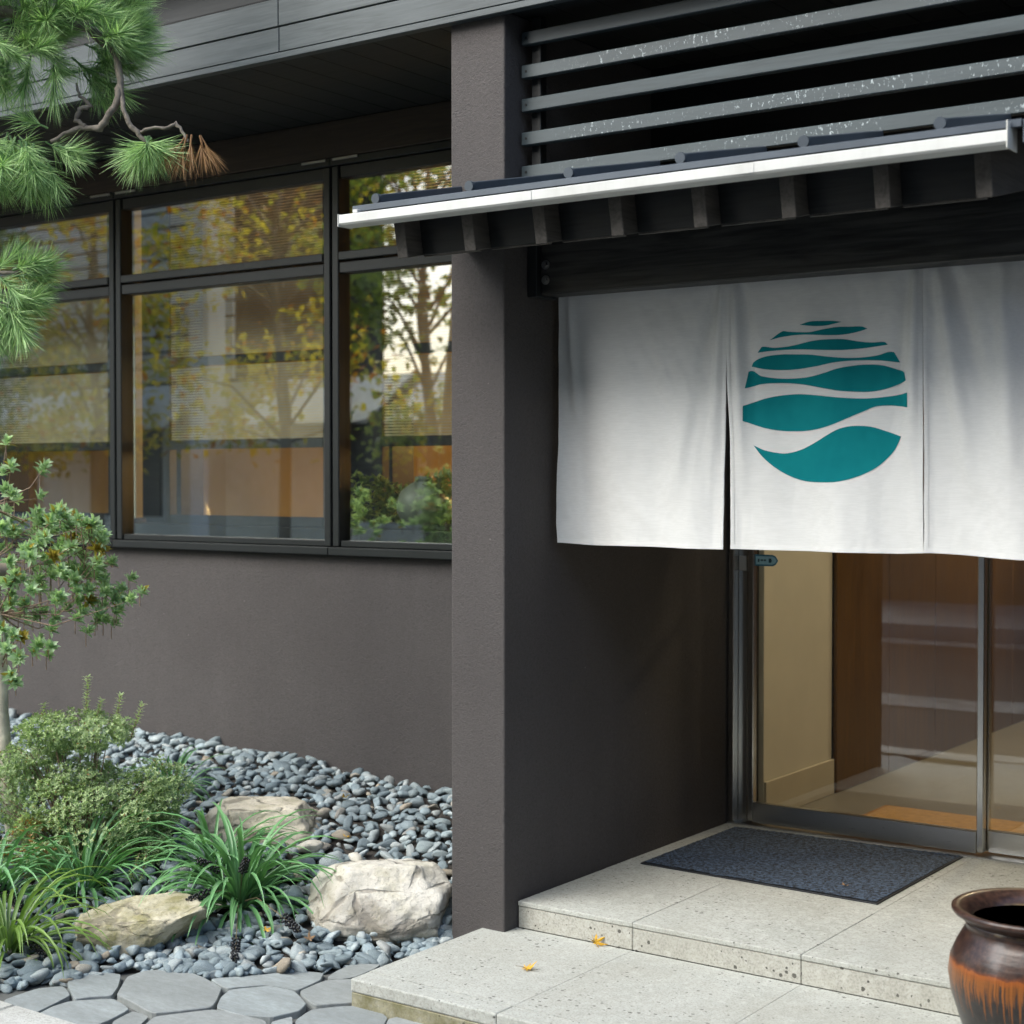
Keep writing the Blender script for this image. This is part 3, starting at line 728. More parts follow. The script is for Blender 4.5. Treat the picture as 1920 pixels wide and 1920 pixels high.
def pendant(x, y, z, lab, power, k=1.0):
    t = thing('paper_lamp', (x, y, z), lab, 'lamp', 'dining room lamps')
    lathe('shade', [(r * k, z_ * k) for r, z_ in ((.05, -.13), (.15, -.11), (.19, -.05), (.2, .0), (.19, .05), (.15, .11), (.05, .13))], 'lamp_paper', t, (x, y, z), 24)
    b_ = MB(); b_.tube([(x, y, z + .131), (x, y, 2.949)], .006, 6); b_.build('cord', 'black', t)
    ld = bpy.data.lights.new('bulb', 'POINT'); ld.energy = power; ld.color = (1, .6, .24); ld.shadow_soft_size = .2
    lo = bpy.data.objects.new('bulb', ld); lo.location = (x, y, z - .36); COL.objects.link(lo); lo.parent = t
    lo.matrix_parent_inverse = Matrix.Translation((x, y, z)).inverted()
pendant(-4.18, 2.4, 1.6, 'small glowing orange paper lamp low behind the middle window bay', 8, .5)
pendant(-1.2, 2.9, 2.2, 'unseen paper lamp added behind the pillar to warm the dining room', 24)  # unseen lamp, added to warm the room
for x_, y_, s_, lab in ((-1.26, YI - .055, .85, 'round grey-green vase on the window ledge close to the pillar'),):
    t = thing('round_vase', (x_, y_, 1.27), lab, 'vase')
    lathe('body', [(r * s_, z * s_) for r, z in ((.05, .001), (.1, .03), (.135, .09), (.14, .14), (.115, .2), (.07, .235), (.045, .25))], 'vase_glaze', t, (x_, y_, 1.27), 32)
    lathe('neck', [(r * s_, z * s_) for r, z in ((.045, .2505), (.04, .262), (.048, .275), (.038, .274), (.032, .255))], 'vase_glaze', t, (x_, y_, 1.27), 32)

# ------------------------------------------------------------------ entrance canopy
can = thing('entrance_canopy', (.7, .1, 2.25), 'small dark canopy roof with white gutter and rafters over the entrance', 'canopy')
SL = .21                                   # rise per metre of the canopy roof
GX0, GX1 = -.315, 1.80
def zr(y): return 2.345 + SL * (y + .43)   # underside of the roof sheet
gut = sub('gutter', can)
prof = [(-.455, 2.299), (-.455, 2.3235), (-.452, 2.326), (-.449, 2.3235), (-.449, 2.301), (-.395, 2.299), (-.395, 2.33), (-.391, 2.33), (-.391, 2.294), (-.395, 2.291), (-.45, 2.293)]
n = len(prof); v = [(GX0, a, b) for a, b in prof] + [(GX1, a, b) for a, b in prof]
mk('trough', v, [(i, (i + 1) % n, n + (i + 1) % n, n + i) for i in range(n)] + [tuple(reversed(range(n))), tuple(range(n, 2 * n))], 'gutter_white', gut)
box('end_cap', GX0 - .003, GX0 - .0005, -.457, -.389, 2.289, 2.328, 'gutter_white', gut, 0)
box('end_cap', GX1 + .0005, GX1 + .004, -.4575, -.386, 2.282, 2.348, 'gutter_end', gut, .001)
box('bracket', GX0 + .055, GX0 + .075, -.452, -.38, 2.3265, 2.3375, 'gutter_white', gut, .001)
for x_ in (.39, 1.1): box('joint_sleeve', x_, x_ + .035, -.4565, -.4553, 2.2985, 2.3245, 'gutter_white', gut, 0)
# roof sheet with battens
y0, y1 = -.43, .07
RX0, RX1 = -.275, 1.83
roof = sub('roof', can)
hexa('sheet', [(RX0, y0, zr(y0)), (RX1, y0, zr(y0)), (RX1, y1, zr(y1)), (RX0, y1, zr(y1)), (RX0, y0, zr(y0) + .006), (RX1, y0, zr(y0) + .006), (RX1, y1, zr(y1) + .006), (RX0, y1, zr(y1) + .006)], 'roof_metal', roof, .001)
box('drip_edge', RX0, RX1, y0 - .006, y0 - .001, zr(y0) - .012, zr(y0) + .007, 'roof_metal', roof, .001)
for x_ in (-.186, .179, .535, .899, 1.263, 1.627):
    w = .014; ya = y0 + .012
    hexa('rib', [(x_ - w, ya, zr(ya) + .0065), (x_ + w, ya, zr(ya) + .0065), (x_ + w, y1, zr(y1) + .0065), (x_ - w, y1, zr(y1) + .0065),
                 (x_ - w * .8, ya, zr(ya) + .034), (x_ + w * .8, ya, zr(ya) + .034), (x_ + w * .8, y1, zr(y1) + .034), (x_ - w * .8, y1, zr(y1) + .034)], 'roof_metal', roof, .003)
    b_ = MB(); b_.tube([(x_, ya - .012, zr(ya) + .02), (x_, ya - .0005, zr(ya) + .021)], [.016, .0165], 12); b_.build('rib_cap', 'roof_metal', roof)
hexa('verge_trim', [(RX1 + .001, y0, zr(y0) - .05), (RX1 + .012, y0, zr(y0) - .05), (RX1 + .012, y1, zr(y1) - .05), (RX1 + .001, y1, zr(y1) - .05),
                    (RX1 + .001, y0, zr(y0) + .006), (RX1 + .012, y0, zr(y0) + .006), (RX1 + .012, y1, zr(y1) + .006), (RX1 + .001, y1, zr(y1) + .006)], 'roof_metal', roof, .001)
# sheathing under the sheet
hexa('sheathing', [(RX0 + .02, y0 + .02, zr(y0 + .02) - .014), (RX1 - .01, y0 + .02, zr(y0 + .02) - .014), (RX1 - .01, y1, zr(y1) - .014), (RX0 + .02, y1, zr(y1) - .014),
                   (RX0 + .02, y0 + .02, zr(y0 + .02) - .001), (RX1 - .01, y0 + .02, zr(y0 + .02) - .001), (RX1 - .01, y1, zr(y1) - .001), (RX0 + .02, y1, zr(y1) - .001)], 'dark_wood', roof, 0)
# rafters: fronts cut square to the slope
RAF = [-.165, .101, .364, .628, .897, 1.163, 1.426, 1.690]
for i, x_ in enumerate(RAF):
    w = .042
    ft = (-.375, zr(-.375) - .016); fb = (-.345, ft[1] - .152)
    bt = (.072, zr(.072) - .016); bb = (.072, fb[1] + SL * (.072 + .352))
    hexa('rafter', [(x_, fb[0], fb[1]), (x_ + w, fb[0], fb[1]), (x_ + w, bb[0], bb[1]), (x_, bb[0], bb[1]),
                    (x_, ft[0], ft[1]), (x_ + w, ft[0], ft[1]), (x_ + w, bt[0], bt[1]), (x_, bt[0], bt[1])], 'rafter_wood', can, .002)
for i, (a, b) in enumerate(zip(RAF, RAF[1:])):
    yb = -.27; zb = fb[1] + SL * (yb - fb[0])
    hexa('blocking', [(a + .0425, yb, zb + .001), (b - .0005, yb, zb + .001), (b - .0005, yb + .02, zb + .005), (a + .0425, yb + .02, zb + .005),
                      (a + .0425, yb - .03, zb + .15), (b - .0005, yb - .03, zb + .15), (b - .0005, yb - .01, zb + .154), (a + .0425, yb - .01, zb + .154)], 'dark_wood', can, .0015)
    box('lit_edge', a + .043, b - .001, yb + .001, yb + .012, zb - .004, zb + .0005, 'rafter_wood', can, 0)  # paler strip painting the light caught by the blocking's lower edge
bm_ = sub('beam', can)
box('timber', .04, 2.017, .15, .248, 2.107, 2.3, 'beam_wood', bm_, .004)
box('bracket', .0005, .0385, .128, .255, 2.1, 2.27, 'bracket_metal', bm_, .002)
for z_ in (2.155, 2.205):
    b_ = MB(); b_.tube([(.062, .137, z_), (.062, .1495, z_)], .0095, 6); b_.build('bolt', 'bolt_metal', bm_)
    b_ = MB(); b_.tube([(.062, .1455, z_), (.062, .1498, z_)], .0155, 14); b_.build('washer', 'bolt_metal', bm_)

# ------------------------------------------------------------------ entrance curtain
nor = thing('entrance_curtain', (.8, .27, 2.12), 'white split curtain with round teal wave emblem hanging across the entrance', 'curtain')
YN = .268
def fold(p, u, x, z):
    """depth of the cloth: p panel number, u 0..1 across, z height"""
    t = (2.12 - z) / .845
    y = YN + .009 * sin(x * 9 + 1.3 * p) * (.3 + t) + .006 * sin(x * 23 + z * 3 + p) * (.25 + t)
    y += .008 * mnoise.noise(Vector((x * 5, z * 1.6, p * 5))) + .0022 * mnoise.noise(Vector((x * 22 + z * 6, z * 9, p * 5))) + .0012 * mnoise.noise(Vector((x * 45, z * 30, p)))
    rg = 1 - abs(mnoise.noise(Vector((x * 6 + z * 4 + p * 3, z * 2.2 - x * 2, p * 7)))) * 2.2
    y -= .0035 * smooth01(rg) ** 2 * (.35 + .65 * t)
    # gathers under the seams, running out diagonally
    def crease(x0, z0, dx, w, amp, len_):
        s_ = (z0 - z)
        if s_ < -.05: return 0
        c_ = x0 + dx * s_; f_ = smooth01((s_ + .05) / .12) * (1 - smooth01((s_ - len_ * .5) / (len_ * .5)))
        return 1.3 * amp * math.exp(-((x - c_) / (w * (1 + s_ * 1.4))) ** 2) * f_
    if p == 0:
        y += crease(.655, 2.12, -.05, .012, -.009, .8) + crease(.63, 2.1, -.18, .018, .009, .75) + crease(.6, 1.9, -.25, .022, -.007, .6) + crease(.075, 2.1, .07, .013, -.008, 1.0) + crease(.1, 1.7, .12, .02, .007, .5)
        y -= .012 * smooth01((u - .93) / .07) * t
    if p == 1:
        y += crease(.705, 2.12, .04, .012, -.01, .8) + crease(.725, 2.12, .12, .016, .008, .6) + crease(1.295, 2.12, -.02, .015, -.012, .6) + crease(1.27, 2.12, -.07, .02, .008, .7) + crease(.95, 2.12, 0, .02, -.003, .3)
        y -= .01 * smooth01((.06 - u) / .06) * t
    if p == 2:
        y += crease(1.36, 2.12, .16, .018, -.011, .75) + crease(1.4, 2.12, .25, .02, .008, .6) + crease(1.55, 2.12, .05, .018, -.008, .8) + crease(1.62, 2.12, .02, .02, .008, .8)
        y -= .007 * smooth01((.05 - u) / .05)
    return y
ZB = 1.272
def edge_x(p, side, z):
    t = (2.12 - z) / .85; o_ = smooth01((1.9 - z) / .35)
    if p == 0: return .034 - .006 * smooth01((t - .5) * 2) + .006 * smooth01((t - .9) * 10) if side == 0 else .674 - .0035 * o_
    if p == 1: return .6745 + .0155 * o_ if side == 0 else 1.3185 + .006 * t
    return 1.319 + .007 * t if side == 0 else 1.985
def bottom(p, x, u):
    if p == 0: return ZB + .006 * (1 - smooth01(u * 4)) - .001 * sin(u * 9)
    if p == 1: return ZB + .001 + .004 * smooth01((u - .85) * 6)
    return ZB + .006 - .012 * smooth01(u * 2)
for p in range(3):
    NX, NZ = 150, 170; v = []; f = []
    for j in range(NZ + 1):
        for i in range(NX + 1):
            u = i / NX; xb = edge_x(p, 0, ZB) * (1 - u) + edge_x(p, 1, ZB) * u
            zb = bottom(p, xb, u); z = 2.12 + (zb - 2.12) * j / NZ
            x = edge_x(p, 0, z) * (1 - u) + edge_x(p, 1, z) * u
            v.append((x, fold(p, u, x, z), z))
    for j in range(NZ):
        for i in range(NX): a = j * (NX + 1) + i; f.append((a, a + NX + 1, a + NX + 2, a + 1))
    o = mk('cloth_panel', v, f, 'cotton', nor, True)
    so = o.modifiers.new('thickness', 'SOLIDIFY'); so.thickness = .0011; so.offset = -1
    # hem: doubled cloth along the bottom and the free sides
    hv = []; hf = []; NH = 96
    for j in range(3):
        for i in range(NH + 1):
            u = i / NH; xb = edge_x(p, 0, ZB) * (1 - u) + edge_x(p, 1, ZB) * u
            z = bottom(p, xb, u) + .0005 + .0145 * j / 2; hv.append((xb, fold(p, u, xb, z) - .0026 + .0006 * (j == 2), z))
    for j in range(2):
        for i in range(NH): a = j * (NH + 1) + i; hf.append((a, a + 1, a + NH + 2, a + NH + 1))
    mk('hem', hv, hf, 'cotton', o, True)
    for side in (0, 1):
        hv = []; hf = []
        for j in range(NZ + 1):
            u0 = side; xb = edge_x(p, side, ZB); zb = bottom(p, xb, u0); z = 2.118 + (zb + .001 - 2.118) * j / NZ
            for k in range(3):
                x = edge_x(p, side, z) + (.0004 + .006 * k) * (1 if side == 0 else -1)
                u = abs(side - .01 * k); hv.append((x, fold(p, u, x, z) - .0024 + .0006 * (k == 2), z))
        for j in range(NZ):
            for k in range(2): a = j * 3 + k; hf.append((a, a + 1, a + 4, a + 3))
        mk('hem', hv, hf, 'cotton', o, True)
    if p == 1:
        EMBLEM = [
 ([(0.927, 1.967), (0.964, 1.975), (1.001, 1.975), (1.037, 1.973), (1.064, 1.969)],
  [(0.927, 1.967), (0.964, 1.962), (0.99, 1.96), (1.019, 1.961), (1.064, 1.969)]),
 ([(0.821, 1.926), (0.864, 1.951), (0.886, 1.949), (0.924, 1.945), (0.964, 1.943), (1.001, 1.949), (1.048, 1.954), (1.091, 1.953), (1.13, 1.951), (1.146, 1.944)],
  [(0.821, 1.926), (0.856, 1.933), (0.909, 1.937), (0.964, 1.935), (1.019, 1.931), (1.066, 1.93), (1.109, 1.935), (1.146, 1.944)]),
 ([(0.781, 1.889), (0.794, 1.906), (0.834, 1.902), (0.879, 1.903), (0.928, 1.909), (0.983, 1.917), (1.037, 1.918), (1.073, 1.916), (1.119, 1.907), (1.162, 1.902), (1.203, 1.901), (1.212, 1.893)],
  [(0.781, 1.889), (0.834, 1.893), (0.909, 1.893), (1.019, 1.886), (1.073, 1.884), (1.144, 1.887), (1.212, 1.893)]),
 ([(0.757, 1.847), (0.763, 1.859), (0.804, 1.875), (0.857, 1.88), (0.909, 1.878), (0.965, 1.874), (1.019, 1.866), (1.073, 1.86), (1.127, 1.859), (1.179, 1.863), (1.23, 1.87), (1.247, 1.839)],
  [(0.757, 1.847), (0.804, 1.837), (0.857, 1.832), (0.917, 1.832), (0.983, 1.838), (1.048, 1.848), (1.109, 1.851), (1.179, 1.848), (1.247, 1.839)]),
 ([(0.739, 1.779), (0.748, 1.831), (0.796, 1.815), (0.853, 1.806), (0.909, 1.804), (0.965, 1.807), (1.012, 1.817), (1.056, 1.829), (1.109, 1.836), (1.152, 1.837), (1.197, 1.832), (1.238, 1.819), (1.262, 1.808), (1.269, 1.786)],
  [(0.739, 1.779), (0.789, 1.79), (0.842, 1.792), (0.891, 1.79), (0.947, 1.783), (1.002, 1.772), (1.056, 1.762), (1.11, 1.757), (1.162, 1.756), (1.215, 1.765), (1.269, 1.785)]),
 ([(0.735, 1.724), (0.777, 1.738), (0.835, 1.75), (0.891, 1.755), (0.932, 1.755), (0.983, 1.75), (1.056, 1.741), (1.127, 1.736), (1.18, 1.737), (1.232, 1.742), (1.276, 1.749)],
  [(0.735, 1.677), (0.739, 1.675), (0.797, 1.656), (0.854, 1.645), (0.91, 1.642), (0.966, 1.644), (1.02, 1.654), (1.074, 1.673), (1.128, 1.695), (1.173, 1.711), (1.215, 1.713), (1.249, 1.71), (1.276, 1.705)]),
 ([(0.77, 1.6), (0.809, 1.584), (0.854, 1.575), (0.881, 1.574), (0.929, 1.584), (0.977, 1.604), (1.02, 1.627), (1.057, 1.645), (1.092, 1.653), (1.128, 1.654), (1.163, 1.65), (1.205, 1.637), (1.254, 1.62)],
  [(0.77, 1.6), (0.797, 1.568), (0.828, 1.541), (0.862, 1.518), (0.903, 1.499), (0.948, 1.488), (1.003, 1.485), (1.057, 1.487), (1.111, 1.499), (1.164, 1.521), (1.205, 1.552), (1.233, 1.583), (1.254, 1.62)])]
        for top, bot in EMBLEM:
            T, B = catmull(top, 8), catmull(bot, 8); xs = sorted(set([round(a, 5) for a, _ in T] + [round(a, 5) for a, _ in B]))
            v = []; f = []; K = 16
            for x in xs:
                zt, zb = interp(T, x), interp(B, x)
                for k in range(K + 1):
                    z = zb + (zt - zb) * k / K; u = (x - edge_x(1, 0, z)) / (edge_x(1, 1, z) - edge_x(1, 0, z))
                    v.append((x, fold(1, u, x, z) - .0014, z))
            for i in range(len(xs) - 1):
                for k in range(K): a = i * (K + 1) + k; f.append((a, a + K + 1, a + K + 2, a + 1))
            mk('emblem_wave', v, f, 'teal_print', o, True)
b_ = MB(); b_.tube([(.01, .29, 2.135), (2.015, .29, 2.135)], .013, 10); b_.build('rod', 'bamboo', nor, True)

# ------------------------------------------------------------------ steps
lo_ = thing('lower_step', (.9, -.3, -.08), 'low pale speckled stone step with mossy front edge', 'step')
up_ = thing('upper_step', (.9, .8, 0), 'upper pale stone step and porch floor carrying the dark mat', 'step')
XS = [-.092, .448, 1.03, 1.61, 2.19, 2.77]
YF, YJ = -.66, -.575
box('core', -.088, 2.76, YF + .006, .5, -.2, -.021, 'mossy_riser', lo_, 0)
box('riser', -.09, 2.768, YF + .001, YF + .03, -.2, -.0405, 'mossy_riser', lo_, .003)
for a, b in zip(XS, XS[1:]):
    box('nosing', a + (.0006 if a > 0 else 0), b - .0006, YF, YJ - .001, -.04, .0, 'step_stone', lo_, .005, 2)
    box('slab', a + (.0006 if a > 0 else 0), b - .0006, YJ + .001, .072, -.02, -.0006, 'step_stone', lo_, .0005)
XU = [.003, .448, 1.03, 1.61, 2.016]
for a, b in zip(XU, XU[1:]):
    box('riser', a + .0006, b - .0006, .0735, .12, -.001, .072, 'step_riser', up_, .003)
    box('slab', a + .0006, b - .0006, .071, .62, .0725, .0895, 'step_stone', up_, .003, 2)
    box('slab', a + .0006, b - .0006, .6215, YD + .1, .0725, .0892, 'step_stone', up_, .0006)
box('core', .003, 2.016, .121, YD + .1, -.15, .072, 'black', up_, 0)

# ------------------------------------------------------------------ mat, jar, fallen leaves
mt = thing('door_mat', (.54, 1.1, .09), 'dark navy rectangular loop mat lying before the glass door', 'mat')
NX, NY = 120, 96; v = []; f = []
def mat_pt(u, w_):   # slightly out of square
    ax = .075 + (.998 - .075) * u; y0_ = .742 - .024 * u; y1_ = 1.478 + .046 * u
    return ax, y0_ + (y1_ - y0_) * w_
for j in range(NY + 1):
    for i in range(NX + 1):
        x, y = mat_pt(.008 + .984 * i / NX, .01 + .98 * j / NY)
        v.append((x, y, .0975 + .0032 * mnoise.noise(Vector((x * 95, y * 95, 0))) + .0015 * mnoise.noise(Vector((x * 9, y * 9, 4)))))
for j in range(NY):
    for i in range(NX): a = j * (NX + 1) + i; f.append((a, a + 1, a + NX + 2, a + NX + 1))
mk('pile', v, f, 'mat_loops', mt, True)
q = [mat_pt(*p) for p in ((0, 0), (1, 0), (1, 1), (0, 1))]
hexa('backing', [(a, b, .0898) for a, b in q] + [(a, b, .0945) for a, b in q], 'mat_edge', mt, .001)

jar = thing('glazed_jar', (1.81, -.235, 0), 'brown glazed stoneware jar with flared rim and orange glaze runs', 'jar')
jp = [(.12, .001), (.135, .004), (.15, .05), (.178, .13), (.2, .2), (.208, .25), (.203, .29), (.188, .325), (.174, .35), (.166, .364), (.165, .374), (.172, .386), (.186, .397),
      (.196, .403), (.2, .409), (.1995, .417), (.193, .421), (.18, .417), (.163, .408), (.152, .395), (.147, .378), (.15, .355), (.17, .32), (.186, .27), (.18, .19), (.15, .08), (.11, .03)]
lathe('body', jp[:12], 'jar_glaze', jar, (1.81, -.235, 0), 96)
lathe('rim', jp[11:], 'jar_glaze', jar, (1.81, -.235, 0), 96)

def maple(name, loc, r, rot, mat, label, curl=.25, lobes=7):
    b_ = MB(); n_ = lobes * 4; v = [(0, 0, 0)]
    for i in range(n_):
        a = 2 * pi * i / n_ + .3; ph = (i % 4)
        rr = r * (1.0 if ph == 0 else .62 if ph in (1, 3) else .3) * (.75 + .25 * cos(a)) * rnd.uniform(.9, 1.1)
        x, y = rr * cos(a), rr * sin(a); v.append((x, y, curl * (x * x + y * y) / r * (1 if i % 8 < 4 else .3) + rnd.uniform(0, .15) * r * curl))
    f = [(0, 1 + i, 1 + (i + 1) % n_) for i in range(n_)]
    t = thing('fallen_leaf', loc, label, 'leaf', 'fallen leaves')
    o = mk('blade', v, f, mat, None, False, [rnd.random() for _ in v]); o.location = loc; o.rotation_euler = rot; o.parent = t; o.matrix_parent_inverse = Matrix.Translation(loc).inverted()
    s_ = MB(); s_.tube([(0, 0, .001), (-r * .5, .003, r * .2), (-r * 1.0, .006, r * .25)], .0008, 5)
    o2 = s_.build('stalk', 'stalk', None); o2.location = loc; o2.rotation_euler = rot; o2.parent = t; o2.matrix_parent_inverse = Matrix.Translation(loc).inverted()
    return t
maple('fallen_leaf', (.29, -.285, .004), .034, (.12, -.1, .5), 'fallen_yellow', 'yellow fallen maple leaf flat in the middle of the lower step', .45)
maple('fallen_leaf', (.325, .045, .012), .036, (.75, .25, 1.2), 'fallen_yellow', 'yellow fallen maple leaf propped against the upper step riser', .6)
maple('fallen_leaf', (.831, .84, .103), .02, (.2, .3, 2.2), 'fallen_brown', 'small pale brown leaf lying on the navy door mat', .5, 5)

# ------------------------------------------------------------------ garden stones
def boulder(name, loc, dims, rotz, seed, cuts, mat, label, rough=.06, tilt=(0, 0)):
    """cuts: (normal, offset) planes that shear flat faces onto the stone, in units of the half size"""
    v = []
    for p in ICO5[0]:
        q = Vector(p)
        q *= 1 + .1 * mnoise.noise(q * 1.3 + Vector((seed, 0, 0)))
        for n_, d in cuts:
            n_ = Vector(n_).normalized(); t = q.dot(n_)
            if t > d: q -= n_ * (t - d) * .93
        q += q.normalized() * (rough * mnoise.fractal(q * 2.6 + Vector((0, seed, 0)), .8, 2.1, 6) + .03 * mnoise.fractal(q * 9 + Vector((0, 0, seed)), 1.0, 2.0, 3))
        v.append((q.x * dims[0], q.y * dims[1], q.z * dims[2]))
    o = mk(name, v, ICO5[1], mat, None, True); o.location = loc; o.rotation_euler = (tilt[0], tilt[1], rotz)
    return tag(o, label, 'rock', 'garden boulders')
A35 = radians(35.6)
boulder('boulder', (-.49, -.05, .03), (.262, .2, .18), A35, 3.1, [((.1, -.75, .6), .62), ((0, .1, 1), .72), ((-.8, -.3, .5), .78), ((.95, -.1, -.1), .86), ((.7, -.3, .75), .86)], 'pale_boulder',
        'large rounded cream boulder leaning close to the pillar foot', .055)
boulder('boulder', (-1.03, -.665, -.015), (.25, .17, .15), A35, 8.4, [((-.05, -.12, 1), .42), ((-.1, -1, .12), .5), ((.62, -.45, -.62), .42), ((-.9, -.2, .3), .8), ((-.4, -.8, -.3), .62)], 'mossy_boulder',
        'low wedge-shaped mossy rock with flat top beside the flagstones', .05, (.06, -.1))
boulder('boulder', (-1.29, .16, .165), (.265, .185, .135), A35 - .1, 5.7, [((0, 0, 1), .6), ((.2, -1, .2), .72), ((.9, 0, .3), .8), ((-.9, 0, .4), .75)], 'tan_boulder',
        'flat-topped tan rock behind the grassy clump, among the pebbles', .05)
for px, py, s_, lab in ((-.973, .11, .04, 'small white stone at the foot of the flat tan rock'), (-.768, .14, .035, 'small cream stone behind the large cream boulder')):
    v = [(q.x * s_ * 1.4, q.y * s_, q.z * s_ * .7) for q in PEB[4]]
    o = mk('cobble', v, ICO2[1], 'pale_boulder', None, True); o.location = (px, py, bed_z(px, py) + s_ * .55); o.rotation_euler = (.1, .2, px * 9); tag(o, lab, 'stone')

# ------------------------------------------------------------------ liriope clumps: each strap leaf is a piece
def blade_mesh(seed, L, droop, width):
    r = random.Random(seed); v = []; f = []; t = []; n_ = 9; pos = Vector((0, 0, 0)); el = radians(r.uniform(22, 74)); tw = r.uniform(-.5, .5)
    for i in range(n_ + 1):
        s_ = i / n_; w = width * (.55 + .9 * s_) if s_ < .4 else width * .91 * (1 - ((s_ - .4) / .6) ** 2.2) + .0006
        side = Vector((0, cos(tw * s_), sin(tw * s_) * .6)); d = Vector((cos(el), 0, sin(el))); nrm = d.cross(side) * (.18 * w)
        v += [tuple(pos - side * w * .5 + nrm), tuple(pos - nrm), tuple(pos + side * w * .5 + nrm)]
        t += [max(0, min(1, .25 + .55 * s_ + r.uniform(-.1, .1)))] * 3
        pos = pos + d * (L / n_); el -= radians(droop) / n_ * (.4 + 1.3 * s_)
    for i in range(n_):
        a = i * 3; f += [(a, a + 1, a + 4, a + 3), (a + 1, a + 2, a + 5, a + 4)]
    return v, f, t
def blades(mat, base, n_, Ls, width):
    out = []
    for i in range(n_):
        v, f, t = blade_mesh(base + i, random.Random(base + i).uniform(*Ls), random.Random(base * 3 + i).uniform(95, 170), width)
        me = bpy.data.meshes.new('leaf'); me.from_pydata(v, [], f); me.materials.append(MATS[mat]); me.polygons.foreach_set('use_smooth', [True] * len(f))
        a = me.attributes.new('tint', 'FLOAT', 'POINT'); a.data.foreach_set('value', t); me.update(); out.append(me)
    return out
BL_D = blades('liriope_leaf', 100, 22, (.32, .5), .017); BL_L = blades('liriope_light', 300, 16, (.36, .54), .017)
def spike(par, base, tip, n_=46):
    base, tip = Vector(base), Vector(tip); mid = (base + tip) / 2 + Vector((0, 0, .04)); d = (tip - mid).normalized()
    b_ = MB(); pts = [base, base.lerp(mid, .6) + Vector((0, 0, .02)), mid.lerp(tip, .45), tip]
    b_.tube(pts, [.0022, .002, .0016, .001], 5); o = b_.build('flower_stalk', 'stalk', par)
    c_ = MB(); u = d.orthogonal().normalized(); w = d.cross(u); L = .115
    for i in range(n_):
        s_ = i / n_; a = i * 2.4; r_ = .0115 * (1 - .4 * s_) + .002; p = tip - d * L * (1 - s_) + (u * cos(a) + w * sin(a)) * r_
        rb = rnd.uniform(.0048, .0066); c_.add([tuple(p + Vector(q) * rb) for q in ICO1[0]], ICO1[1])
    c_.build('berries', 'berry', o, True)
SPK = ([(-0.955, -0.465, 0.197), (-0.805, -0.382, 0.202), (-0.913, -0.549, 0.08), (-0.52, -0.429, 0.018), (-0.631, -0.609, -0.053)], [(-1.113, -0.953, -0.045)], [(-1.537, -0.788, 0.034), (-1.45, -0.788, 0.002), (-1.598, -0.768, 0.077)])
def liriope(loc, n_, scale, label, meshes, spikes=(), lean=0):
    t = thing('liriope_clump', loc, label, 'plant', 'liriope clumps')
    for i in range(n_):
        o = bpy.data.objects.new('leaf', rnd.choice(meshes)); a = 2 * pi * i / n_ * 5.13 + rnd.uniform(-.2, .2); r_ = rnd.uniform(0, .045)
        s_ = scale * rnd.uniform(.72, 1.08); o.scale = (s_, s_ * rnd.uniform(.85, 1.15), s_)
        o.rotation_euler = (rnd.uniform(-.12, .12), rnd.uniform(-.25, .3), a)
        o.location = (loc[0] + r_ * cos(a), loc[1] + r_ * sin(a), loc[2] - .01)
        COL.objects.link(o); o.parent = t; o.matrix_parent_inverse = Matrix.Translation(loc).inverted()
    L = Vector(loc)
    for tip in spikes: spike(t, L + Vector((0, 0, .01)), Vector(tip))
    return t
liriope((-.95, -.27, .0), 150, 1.05, 'dense dark green strap-leaved clump between the large cream boulder and mossy wedge rock', BL_D,
        SPK[0])
liriope((-1.46, -.54, .03), 100, .88, 'dark strap-leaved clump growing beneath the small-leaved shrub', BL_D, [])
liriope((-1.3, -.98, -.05), 90, .95, 'bright yellow-green strap-leaved clump spilling over the flagstones', BL_L, SPK[1])
liriope((-1.66, -.76, .0), 60, .95, 'strap-leaved clump with black berries at the far left, behind the bright one', BL_D, SPK[2])
liriope((-1.87, .25, .19), 50, .7, 'bluish strap-leaved clump behind the shrub, next to the flat tan rock', BL_D)

liriope((-1.16, -.2, .05), 70, .85, 'strap-leaved clump squeezed between the shrub and the flat tan rock', BL_D)

# ------------------------------------------------------------------ leafy helpers
def leaf_geo(b_, pos, d, nrm, L, W, t, fold_=.25):
    d = d.normalized(); side = d.cross(nrm).normalized(); up = side.cross(d)
    p = [pos, pos + d * L * .35 + side * W * .46 + up * W * fold_, pos + d * L * .72 + side * W * .36 + up * W * fold_ * .8 - up * L * .04, pos + d * L - up * L * .1,
         pos + d * L * .72 - side * W * .36 + up * W * fold_ * .8 - up * L * .04, pos + d * L * .35 - side * W * .46 + up * W * fold_, pos + d * L * .5]
    b_.add([tuple(q) for q in p], [(0, 1, 6), (1, 2, 6), (2, 3, 6), (3, 4, 6), (4, 5, 6), (5, 0, 6)], t)
def rv3():
    while True:
        q = Vector((rnd.uniform(-1, 1), rnd.uniform(-1, 1), rnd.uniform(-1, 1)))
        if .05 < q.length < 1: return q.normalized()

